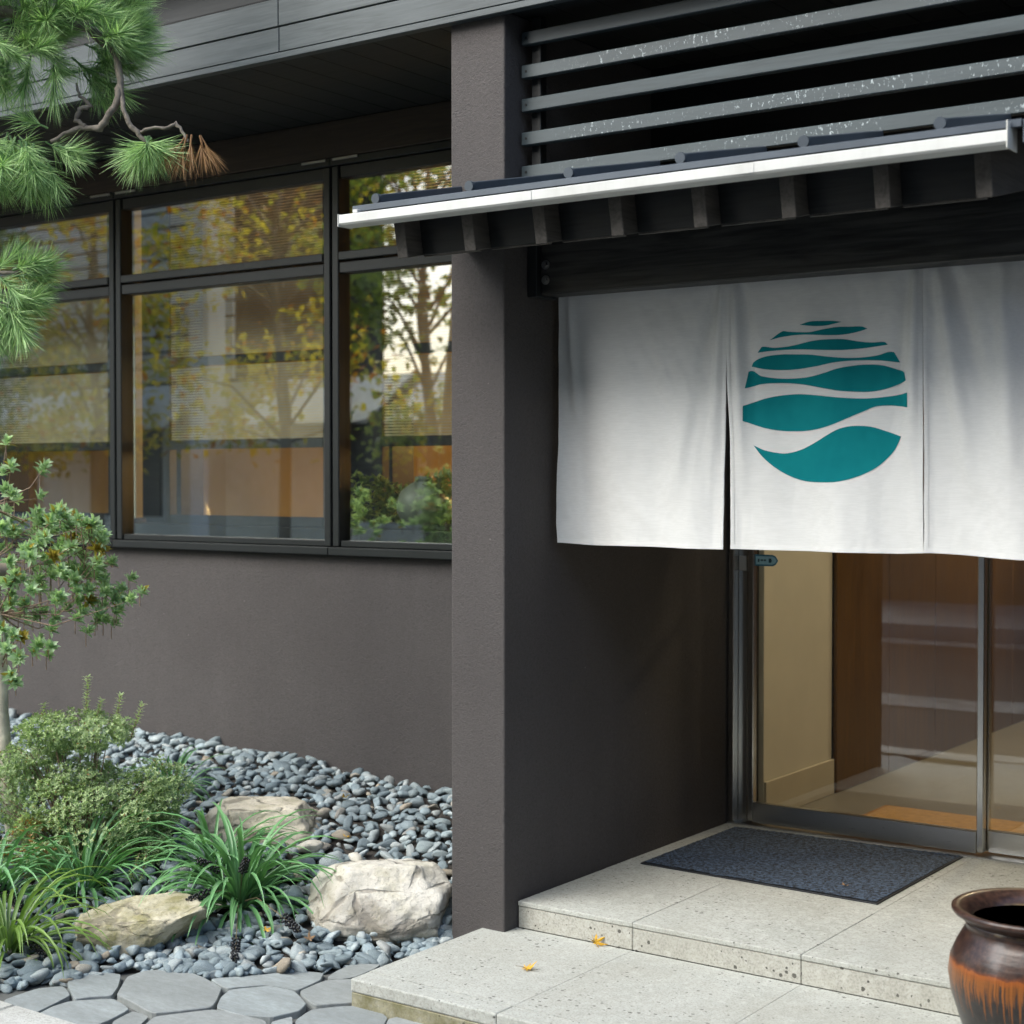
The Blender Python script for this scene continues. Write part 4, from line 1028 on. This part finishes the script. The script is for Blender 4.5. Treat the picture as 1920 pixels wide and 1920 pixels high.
# azalea standing at the left edge: pale trunk, whorls of leaves at the twig ends
az = thing('azalea_tree', (-1.94, -.45, .07), 'small tree with pale trunk and whorled green leaves tinged yellow, before the window wall', 'tree')
tr_pts = [(-1.952, -0.433, -0.006), (-1.973, -0.445, 0.156), (-1.999, -0.457, 0.378), (-2.016, -0.462, 0.621), (-2.016, -0.458, 0.803), (-2.033, -0.465, 0.984), (-2.052, -0.473, 1.187), (-2.065, -0.477, 1.389)]
b_ = MB(); b_.tube(tr_pts, [.036, .031, .027, .024, .021, .018, .014, .009], 10, t=.5)
b_.build('trunk', 'bark', az, True)
ROS = [(-1.536, -0.261, 1.039), (-1.536, -0.204, 1.067), (-1.762, -0.158, 1.042), (-1.688, -0.187, 0.993), (-1.637, -0.326, 1.183), (-1.676, -0.229, 1.171), (-1.716, -0.238, 1.264), (-1.678, -0.328, 1.271), (-1.841, -0.232, 1.316), (-1.656, -0.329, 1.321), (-1.79, -0.324, 1.265), (-1.879, -0.34, 1.287), (-1.907, -0.391, 1.359), (-1.953, -0.368, 1.277), (-2.041, -0.375, 1.265), (-1.91, -0.203, 1.2), (-1.796, -0.369, 1.21), (-1.818, -0.252, 1.133), (-1.804, -0.226, 1.061), (-1.756, -0.34, 1.09), (-1.725, -0.427, 1.056), (-2.021, -0.28, 1.055), (-1.912, -0.45, 1.11), (-1.948, -0.471, 1.049), (-2.109, -0.375, 0.954), (-1.924, -0.356, 0.982), (-1.773, -0.29, 0.985), (-1.799, -0.198, 0.941), (-1.842, -0.504, 0.898), (-2.045, -0.4, 0.887), (-1.968, -0.469, 0.837), (-1.873, -0.506, 0.817), (-1.942, -0.326, 1.53), (-2.017, -0.28, 1.51), (-1.927, -0.483, 1.53), (-2.048, -0.411, 1.622), (-1.949, -0.467, 1.43), (-2.075, -0.398, 1.285), (-2.079, -0.406, 1.367), (-1.885, -0.457, 1.201), (-1.962, -0.288, 1.13), (-1.87, -0.286, 1.154), (-1.975, -0.352, 1.143), (-2.077, -0.373, 1.161), (-1.724, -0.266, 1.117), (-1.777, -0.184, 1.08), (-2.068, -0.341, 1.325), (-1.77, -0.413, 1.361), (-2.004, -0.303, 1.418)]
ros = list(ROS)
for i in range(170):
    a = rnd.choice([p for p in ROS if p[2] < 1.4]); q = (a[0] + rnd.gauss(0, .045) - .01, a[1] + rnd.gauss(0, .06), a[2] + rnd.gauss(0, .04))
    if (q[0] + .582 * 0) < -1.62 - .0: ros.append(q)
for i in range(90):   # the part of the crown beyond the picture's edge
    a = rnd.uniform(0, 6.28); r_ = .42 * sqrt(rnd.random()); ros.append((-2.4 + r_ * cos(a), -.68 + r_ * sin(a), 1.15 + rnd.uniform(-.35, .4) * (1 - r_)))
twg = MB(); lf = MB(); old = MB()
for i, q in enumerate(ros):
    q = Vector(q); h = max(.72, min(1.3, q.z - .25 * (q.xy - Vector((-2.02, -.47))).length - .1))
    k = [p for p in tr_pts if p[2] >= h] or [tr_pts[-1]]; s0 = Vector(k[0])
    if i < 49 and i % 2 == 0:
        md = s0.lerp(q, .5) + Vector((rnd.uniform(-.07, .07), rnd.uniform(-.07, .07), rnd.uniform(-.07, .05)))
        twg.tube([s0, md, q - (q - md) * .05], [.0034, .0024, .0012], 5, False)
    else:
        p = Vector(rnd.choice(ROS)); twg.tube([p.lerp(q, -.2) if (p - q).length < .2 else q - Vector((0, 0, .05)), q], [.002, .0016], 4, False)
    axis = ((q - s0).normalized() + Vector((.25, -.3, .75))).normalized(); u = axis.orthogonal().normalized(); w = axis.cross(u)
    yel = rnd.random() < .05
    for lay in range(3):
        n_ = rnd.randint(5, 8)
        for j in range(n_):
            a = 2 * pi * j / n_ + rnd.uniform(-.3, .3) + lay; e_ = radians(rnd.uniform(5, 40) + lay * 22)
            d = (u * cos(a) + w * sin(a)) * cos(e_) + axis * sin(e_)
            tt = rnd.uniform(.1, .75)
            if yel or rnd.random() < .03: tt = 1.0
            leaf_geo(lf, q + axis * .004 * lay, d, axis, rnd.uniform(.028, .048), rnd.uniform(.014, .021), tt)
o = twg.build('twigs', 'twig', az, True); tag(o, kind='stuff'); o = lf.build('crown', 'azalea_leaf', az, True, True)

# small-leaved shrub in cloud-like pads
sh = thing('dwarf_shrub', (-1.57, -.46, .05), 'low bushy shrub of tiny pale green leaves with upright sprigs', 'shrub')
RT = Vector((.813, .582, 0)); FW = Vector((-.582, .813, 0)); UP = Vector((0, 0, 1))
PADS = [((-1.67, -0.401, 0.56), 0.222, 0.08, 0.15, 1500), ((-1.61, -0.367, 0.239), 0.292, 0.2, 0.2, 4200), ((-1.695, -0.553, 0.153), 0.14, 0.1, 0.11, 700), ((-1.46, -0.261, 0.189), 0.13, 0.14, 0.12, 1100), ((-1.902, -0.511, 0.337), 0.19, 0.14, 0.15, 1000), ((-1.7, -0.427, 0.406), .2, .07, .14, 550), ((-1.434, -0.214, 0.343), .12, .12, .12, 800), ((-1.83, -0.469, 0.458), .13, .06, .12, 300)]
lf = MB(); tw = MB(); stem = Vector((-1.6, -.42, .03))
for c_, a, b, d, n_ in PADS:
    c_ = Vector(c_); nt = max(8, n_ // 110); tips = []
    for i in range(nt):
        q = rv3(); q = Vector((q.x, q.y, q.z * .9)) * rnd.uniform(.55, 1.05)
        p = c_ + RT * q.x * a + FW * q.y * d + UP * q.z * b
        p += p.normalized() * 0
        tips.append(p); p = c_.lerp(p, .8); md = stem.lerp(p, .55) + UP * .05 * rnd.uniform(-.3, 1)
        tw.tube([stem.lerp(md, .2), md, p], [.005, .003, .0014], 4, False)
    for i in range(int(n_ * 1.5)):
        q = rv3() * (rnd.random() ** .28); lump = 1 + .22 * mnoise.noise(Vector((q.x * 3 + c_.x * 9, q.y * 3, q.z * 3)))
        p = c_ + (RT * q.x * a + FW * q.y * d + UP * q.z * b) * lump
        if mnoise.noise(p * 13) < -.22: continue
        ax = (q + Vector((rnd.uniform(-.6, .6), rnd.uniform(-.6, .6), rnd.uniform(.1, 1.1)))).normalized(); u = ax.orthogonal().normalized(); w = ax.cross(u); ph = rnd.uniform(0, 6.28)
        warm = (p - Vector((-1.717, -0.606, 0.141))).length < .13 and rnd.random() < .4
        for j in range(5):
            an = ph + j * 1.257; e_ = radians(rnd.uniform(15, 60)); dd = (u * cos(an) + w * sin(an)) * cos(e_) + ax * sin(e_)
            tt = 1.0 if warm or rnd.random() < .012 else rnd.uniform(0, .75)
            leaf_geo(lf, p, dd, ax, rnd.uniform(.0105, .0165), rnd.uniform(.0042, .006), tt, .15)
SPR = [((-1.639, -0.378, 0.583), (-1.633, -0.369, 0.761)), ((-1.55, -0.315, 0.564), (-1.534, -0.3, 0.692)), ((-1.502, -0.281, 0.534), (-1.47, -0.255, 0.662)), ((-1.758, -0.464, 0.554), (-1.765, -0.466, 0.658)), ((-1.607, -0.355, 0.603), (-1.592, -0.342, 0.678)), ((-1.326, -0.362, 0.148), (-1.314, -0.406, 0.034)), ((-1.346, -0.377, 0.148), (-1.325, -0.438, 0.068))]
for a, b in SPR:
    a, b = Vector(a), Vector(b); tw.tube([a, b], [.003, .0012], 5, False); L = (b - a).length; n_ = int(L / .011); ax = (b - a).normalized(); u = ax.orthogonal().normalized(); w = ax.cross(u)
    for i in range(n_ + 1):
        for j in range(6):
            an = i * 1.9 + j * 1.047; e_ = radians(rnd.uniform(5, 50)); dd = (u * cos(an) + w * sin(an)) * cos(e_) + ax * sin(e_)
            leaf_geo(lf, a.lerp(b, i / n_), dd, ax, rnd.uniform(.015, .025), rnd.uniform(.006, .009), rnd.uniform(.15, .8), .15)
o = tw.build('twigs', 'twig', sh, True); tag(o, kind='stuff'); o = lf.build('foliage', 'shrub_leaf', sh, True, True); tag(o, kind='stuff')

# ------------------------------------------------------------------ pine reaching in from the left
pine = thing('pine_tree', (-2.7, -1.55, -.08), 'long-needled pine whose branches reach in front of the eaves', 'tree')
b_ = MB(); b_.tube([(-2.7, -1.55, -.15), (-2.66, -1.5, .6), (-2.75, -1.4, 1.3), (-2.62, -1.3, 2.1), (-2.5, -1.25, 2.9), (-2.3, -1.15, 3.5)], [.1, .085, .075, .065, .05, .03], 12); b_.build('trunk', 'pine_bark', pine, True)
def knobbly(b_, pts, radii):
    P = []; Rr = []
    for i in range(len(pts) - 1):
        a, b = Vector(pts[i]), Vector(pts[i + 1])
        for k in range(4):
            s_ = k / 4; P.append(a.lerp(b, s_) + rv3() * .0035 * (1 if k or i else 0)); Rr.append((radii[i] * (1 - s_) + radii[i + 1] * s_) * rnd.uniform(.85, 1.2))
    P.append(Vector(pts[-1])); Rr.append(radii[-1]); b_.tube(P, Rr, 7)
BR = [([(-2.5, -1.25, 2.9), (-2.0, -1.0, 3.1), (-1.6, -.72, 3.12), (-1.35, -.58, 3.05), (-1.24, -.548, 2.95), (-1.225, -.55, 2.861), (-1.23, -.555, 2.797), (-1.263, -.568, 2.744), (-1.304, -.573, 2.703), (-1.361, -.59, 2.711), (-1.437, -.62, 2.689), (-1.475, -.648, 2.665)], [.03, .026, .02, .017, .015, .0135, .0125, .0115, .0115, .0105, .008, .006]),
      ([(-1.225, -.55, 2.861), (-1.207, -.552, 2.758), (-1.178, -.545, 2.695), (-1.154, -.529, 2.67), (-1.134, -.515, 2.637)], [.009, .0085, .0085, .01, .006]),
      ([(-1.154, -.528, 2.677), (-1.113, -.511, 2.69), (-1.073, -.482, 2.69), (-1.046, -.463, 2.706), (-1.024, -.447, 2.671), (-1.013, -.441, 2.642)], [.006, .0055, .0055, .0065, .005, .004]),
      ([(-1.361, -.59, 2.711), (-1.389, -.609, 2.735), (-1.377, -.6, 2.772), (-1.344, -.576, 2.786), (-1.37, -.605, 2.815), (-1.381, -.612, 2.861)], [.009, .0085, .008, .008, .006, .003]),
      ([(-2.62, -1.3, 2.1), (-2.1, -1.05, 2.2), (-1.685, -.835, 2.191), (-1.595, -.771, 2.21), (-1.55, -.738, 2.206), (-1.528, -.722, 2.219)], [.03, .02, .01, .008, .006, .004]),
      ([(-2.1, -1.05, 2.2), (-1.683, -.837, 2.08), (-1.594, -.772, 2.099), (-1.564, -.751, 2.099)], [.012, .008, .006, .004])]
for pts, rr in BR:
    b_ = MB(); knobbly(b_, pts, rr); b_.build('branch', 'pine_bark', pine, True)
def tuft_mesh(seed, n_, mat, L=(.085, .115), length=.09, spread=(18, 62), droop=0.0, W=.0019):
    """needles around a short shoot along +Z"""
    r = random.Random(seed); b_ = MB(); b_.tube([(0, 0, -.02), (.003, 0, length * .5), (0, 0, length)], [.004, .0035, .002], 5, True, .1)
    for i in range(n_):
        s_ = r.random(); a = r.uniform(0, 6.28); e_ = radians(r.uniform(*spread)) * (1.1 - .5 * s_); l_ = r.uniform(*L)
        p = Vector((0, 0, s_ * length)); out = Vector((cos(a), sin(a), 0)); d = out * sin(e_) + Vector((0, 0, cos(e_)))
        side = d.cross(rv3()).normalized() * W * .5; t = max(0, min(1, (r.gauss(.45, .3) if r.random() > .03 else 1.0))); bend = Vector((r.uniform(-1, 1), r.uniform(-1, 1), r.uniform(-1, 1))) * l_ * .09
        p1 = p + d * l_ * .5 + bend * .5; p2 = p + d * l_ + bend * 1.6
        b_.add([tuple(p - side), tuple(p + side), tuple(p1 - side), tuple(p1 + side), tuple(p2)], [(0, 1, 3, 2), (2, 3, 4)], t)
    me = bpy.data.meshes.new('needle_tuft'); me.from_pydata(b_.v, [], b_.f); me.materials.append(MATS[mat])
    a = me.attributes.new('tint', 'FLOAT', 'POINT'); a.data.foreach_set('value', b_.t); me.update(); return me
TUF = [tuft_mesh(i, 185, 'pine_needle') for i in range(6)]; TUFD = [tuft_mesh(20 + i, 110, 'pine_needle', spread=(20, 70), L=(.09, .12), length=.06) for i in range(4)]
DEAD = [tuft_mesh(40 + i, 70, 'dead_needle', L=(.075, .11), length=.035, spread=(5, 42)) for i in range(2)]
def tuft(me, p, d, s_=1.0):
    o = bpy.data.objects.new('needle_tuft', me); o.location = p; o.rotation_mode = 'QUATERNION'
    o.rotation_quaternion = Vector(d).to_track_quat('Z', 'Y') @ Matrix.Rotation(rnd.uniform(0, 6.28), 3, 'Z').to_quaternion(); o.scale = (s_ * rnd.uniform(.75, 1.2), s_ * rnd.uniform(.75, 1.2), s_ * rnd.uniform(.8, 1.15))
    COL.objects.link(o); o.parent = pine; o.matrix_parent_inverse = Matrix.Translation(pine.location).inverted()
def P5(rx, z, dep=0):   # a point of the branch's own frame: metres along the picture's right, height, depth behind it
    return Vector((-1.607, -.754, 0)) + RT * rx + FW * dep + UP * z
# big upper mass (its right end hangs before the eaves)
for i in range(190):
    rx = rnd.uniform(-.35, .42); z = 2.9 + rnd.uniform(0, .56)
    lim = 2.93 if rx < .1 else 2.9 + .25 * max(0, rx - .2)
    if z < lim or (rx > .3 and z > 3.22): continue
    out = Vector((0, 0, 0)) + RT * (.35 + 1.5 * max(0, rx)) + UP * ((z - 2.98) * 2.2 - .1) - FW * .35
    tuft(rnd.choice(TUF), P5(rx, z, rnd.uniform(-.12, .16)), out.normalized() + rv3() * .55, rnd.uniform(.9, 1.15))
for rx, z, d in ((.36, 3.08, (1, -.1)), (.38, 3.0, (1, -.25)), (.36, 2.95, (1, -.5)), (.33, 2.9, (.8, -.8)), (.37, 3.14, (1, .15)), (.34, 2.98, (1, -.3)), (.28, 2.9, (.5, -1)), (.2, 2.92, (.1, -1)), (.1, 2.94, (-.1, -1)), (.02, 2.93, (.1, -1)), (.3, 3.2, (1, .5)), (.33, 3.05, (1, 0)), (-.02, 2.96, (-.2, -1)), (.25, 2.95, (.8, -.6))):
    tuft(rnd.choice(TUF), P5(rx, z, rnd.uniform(-.08, .08)), RT * d[0] + UP * d[1] + rv3() * .25, 1.1)
# lower left mass
for i in range(48):
    rx = rnd.uniform(-.28, .19); z = rnd.uniform(2.54, 2.69)
    tuft(rnd.choice(TUFD), P5(rx, z, rnd.uniform(-.1, .1)), RT * (.1 + 1.3 * rx) - UP * (.45 + rnd.random() * .6) - FW * .2 + rv3() * .35, rnd.uniform(.95, 1.15))
for rx, z, d in ((.16, 2.66, (.9, -.4)), (.2, 2.63, (.8, -.7)), (.12, 2.6, (.3, -1)), (.22, 2.64, (1, -.2)), (.1, 2.56, (.1, -1)), (0, 2.55, (0, -1)), (-.06, 2.56, (-.1, -1)), (.17, 2.57, (.6, -.9)), (.14, 2.72, (-.7, .1))):
    tuft(rnd.choice(TUFD), P5(rx, z, rnd.uniform(-.05, .05)), RT * d[0] + UP * d[1] + rv3() * .2, 1.05)
# single hanging tuft and its dead neighbour
for d in ((.1, -1), (-.4, -.9), (.5, -.8), (-.1, -1), (.75, -.45), (-.7, -.6), (.25, -.95), (-.25, -.9)):
    tuft(rnd.choice(TUFD), Vector((-1.134, -.515, 2.645)), RT * d[0] + UP * d[1] - FW * .1 + rv3() * .15, 1.0)
for rx, d in ((-.008, (-.25, -1)), (.012, (.0, -1)), (.045, (.15, -1)), (.055, (.5, -.9)), (-.02, (-.55, -.8))):
    tuft(rnd.choice(DEAD), Vector((-1.013, -.441, 2.645)) + RT * rx, RT * d[0] + UP * d[1] + rv3() * .08, 1.0)
# tufts further down at the edge
for x_, z_, d in ((-.02, 2.215, (.8, .5)), (.06, 2.22, (1, .35)), (.08, 2.205, (1, .6)), (.05, 2.2, (.9, -.1)), (.0, 2.19, (.6, -.7)), (.06, 2.19, (.8, -.5)), (.03, 2.1, (.9, -.3)), (.04, 2.1, (.7, -.8)), (.0, 2.1, (.2, -1)), (-.06, 2.1, (-.1, -1)), (.03, 2.09, (.5, -1)), (-.03, 2.15, (.4, -1)), (.05, 2.11, (1, -.05)), (-.08, 2.08, (.2, -1)), (-.03, 2.05, (.3, -1)), (.02, 2.06, (.4, -1))):
    tuft(rnd.choice(TUF), P5(x_, z_, rnd.uniform(-.05, .05)), RT * d[0] + UP * d[1] - FW * .1 + rv3() * .2, 1.05)

# bamboo prop for the pine, its sawn end pointing into the picture
pr = thing('bamboo_prop', (-2.09, -1.2, -.06), 'weathered bamboo pole end poking out beside the azalea leaves', 'pole')
p0, p1 = Vector((-1.777, -0.621, 1.166)), Vector((-2.3, -1.65, 1.25)); d = (p1 - p0).normalized()
b_ = MB(); b_.tube([p0, p0 + d * .3, p0 + d * .31, p0 + d * .32, p1], [.024, .024, .027, .024, .025], 16, False); b_.build('crossbar', 'bamboo', pr, True)
b_ = MB(); b_.tube([p0 + d * .001, p0 + d * .012], [.0238, .0238], 16); b_.build('hollow_end', 'black', pr)
b_ = MB(); b_.tube([(-2.09, -1.2, -.1), (-2.06, -1.19, 1.5)], [.03, .028], 14); b_.build('upright', 'bamboo', pr, True)

# leafy plant on the ledge behind the glass
wp = thing('window_plant', (-1.3, YI - .1, 1.27), 'low leafy potted plant on the window ledge beside the round vase', 'plant')
box('trough', -1.6, -.75, YI - .09, YI - .04, 1.2705, 1.3, 'interior_wood', wp, .004)
lf = MB()
for i in range(1500):
    x_ = rnd.uniform(-1.65, -.7); h_ = .1 + .2 * max(0, .5 + .6 * mnoise.noise(Vector((x_ * 4, 2, 0)))); p = Vector((x_, YI - .065 + rnd.gauss(0, .02), 1.29 + rnd.random() * h_))
    leaf_geo(lf, p, Vector((rnd.uniform(-1, 1), rnd.uniform(-.5, .3), rnd.uniform(-.2, 1))), Vector((0, -.5, 1)), rnd.uniform(.03, .05), rnd.uniform(.014, .022), rnd.random())
o = lf.build('foliage', 'green_leaf', wp, True, True); tag(o, kind='stuff')

# small fallen leaves among the pebbles
for i, (x_, y_, mt_, lab) in enumerate(((-1.15, .5, 'fallen_yellow', 'orange-yellow fallen leaf on the pebbles near the window wall'), (-.68, -.42, 'fallen_yellow', 'yellow fallen leaf on the pebbles beside the flagstones'), (-.52, -.38, 'fallen_brown', 'brown fallen leaf on the pebbles left of the cream boulder'),
                                        (-.9, .24, 'fallen_yellow', 'fallen leaf on the pebbles right of the flat tan rock'), (-.55, .45, 'fallen_brown', 'brown fallen leaf on the pebbles behind the cream boulder'))):
    maple('fallen_leaf', (x_, y_, bed_z(x_, y_) + .035), .026, (rnd.uniform(-.5, .5), rnd.uniform(-.5, .5), i), mt_, lab, .5, 5)

# ------------------------------------------------------------------ across the street (seen mirrored in the glass)
ob = thing('street_building', (-15, -12, 0), 'pale building with grey siding and white post across the street', 'building')
box('ground_floor', -24, -7, -14, -10.6, 0, 2.9, 'render_cream', ob, 0)
box('upper_wall', -24, -13.9, -14, -10.62, 2.901, 8.2, 'black', ob, 0)
z_ = 2.95
while z_ < 8.1:
    box('siding_board', -24, -13.9, -10.64, -10.58, z_, z_ + .2, 'siding_grey', ob, 0); z_ += .235
for x_ in (-22.5, -19.6, -16.7, -12.9, -10.2):
    hexa('awning', [(x_, -9.6, 2.2), (x_ + 2.4, -9.6, 2.2), (x_ + 2.4, -10.57, 2.85), (x_, -10.57, 2.85), (x_, -9.6, 2.23), (x_ + 2.4, -9.6, 2.23), (x_ + 2.4, -10.57, 2.89), (x_, -10.57, 2.89)], 'render_white', ob, 0)
box('post', -13.25, -12.88, -9.45, -9.1, .02, 8, 'render_white', ob, .02)
for x_ in (-20, -17, -12, -9.5):
    w = sub('window', ob); box('pane', x_, x_ + 1.6, -10.57, -10.5, .9, 2.6, 'window_dark', w, 0); box('frame', x_ - .08, x_ + 1.68, -10.575, -10.56, .82, 2.68, 'render_white', w, 0)
ob2 = thing('sky_blocker', (8, -12, 0), 'brown block added across the street to keep sky light off the entrance', 'building')  # added out of view to block low sky light from the entrance recess
box('wall', -5.2, 24, -14, -10.8, 0, 8.5, 'sky_blocker_brown', ob2, 0)  # body of the added sky blocker
box('sky_blocker_top', -5.5, 24.3, -14, -10.4, 8.501, 8.8, 'roof_metal', ob2, 0)
for i in range(9):
    w = sub('window', ob2); x_ = -4 + 3 * i  # windows of the added sky blocker
    for z0 in (.9, 3.9, 6.2): box('pane', x_, x_ + 1.6, -10.79, -10.76, z0, z0 + 1.5, 'window_dark', w, 0)
def street_tree(x, y, h, seed, mat, label, n_=3400):
    r = random.Random(seed); t = thing('street_tree', (x, y, 0), label, 'tree', 'street trees')
    b_ = MB(); b_.tube([(x, y, -.1), (x + .05, y, h * .35), (x - .05, y + .1, h * .6), (x, y, h * .9)], [.085, .07, .05, .02], 9)
    cl = []
    for i in range(26):
        a = r.uniform(0, 6.28); rr = r.uniform(.3, 1.0) * h * .26; zc = h * r.uniform(.32, 1.0); c_ = Vector((x + rr * cos(a), y + rr * sin(a), zc)); cl.append(c_)
        b_.tube([(x, y, max(h * .3, zc - .8)), tuple(Vector((x, y, zc - .3)).lerp(c_, .5)), tuple(c_)], [.025, .015, .006], 5, False)
    b_.build('trunk', 'pine_bark', t, True)
    l_ = MB()
    for i in range(n_):
        c_ = r.choice(cl); p = c_ + Vector((r.gauss(0, .28), r.gauss(0, .28), r.gauss(0, .2))); d = Vector((r.uniform(-1, 1), r.uniform(-1, 1), r.uniform(-1, .3))).normalized()
        leaf_geo(l_, p, d, Vector((r.uniform(-.4, .4), r.uniform(-.4, .4), 1)), r.uniform(.09, .15), r.uniform(.06, .1), r.random())
    l_.build('crown', mat, t, False, True)
street_tree(-14.3, -8.4, 6.2, 1, 'autumn_leaf', 'yellow autumn street tree far along the opposite pavement')
street_tree(-10.9, -8.5, 6.4, 2, 'autumn_leaf', 'tall yellow-green street tree right of the white post')
street_tree(-8.4, -8.3, 5.6, 3, 'green_leaf', 'green street tree near the end of the pale building')
street_tree(-6.6, -8.6, 4.8, 4, 'autumn_leaf', 'golden street tree opposite the entrance')
street_tree(-17.4, -8.6, 6.0, 5, 'green_leaf', 'green street tree at the far end of the street')
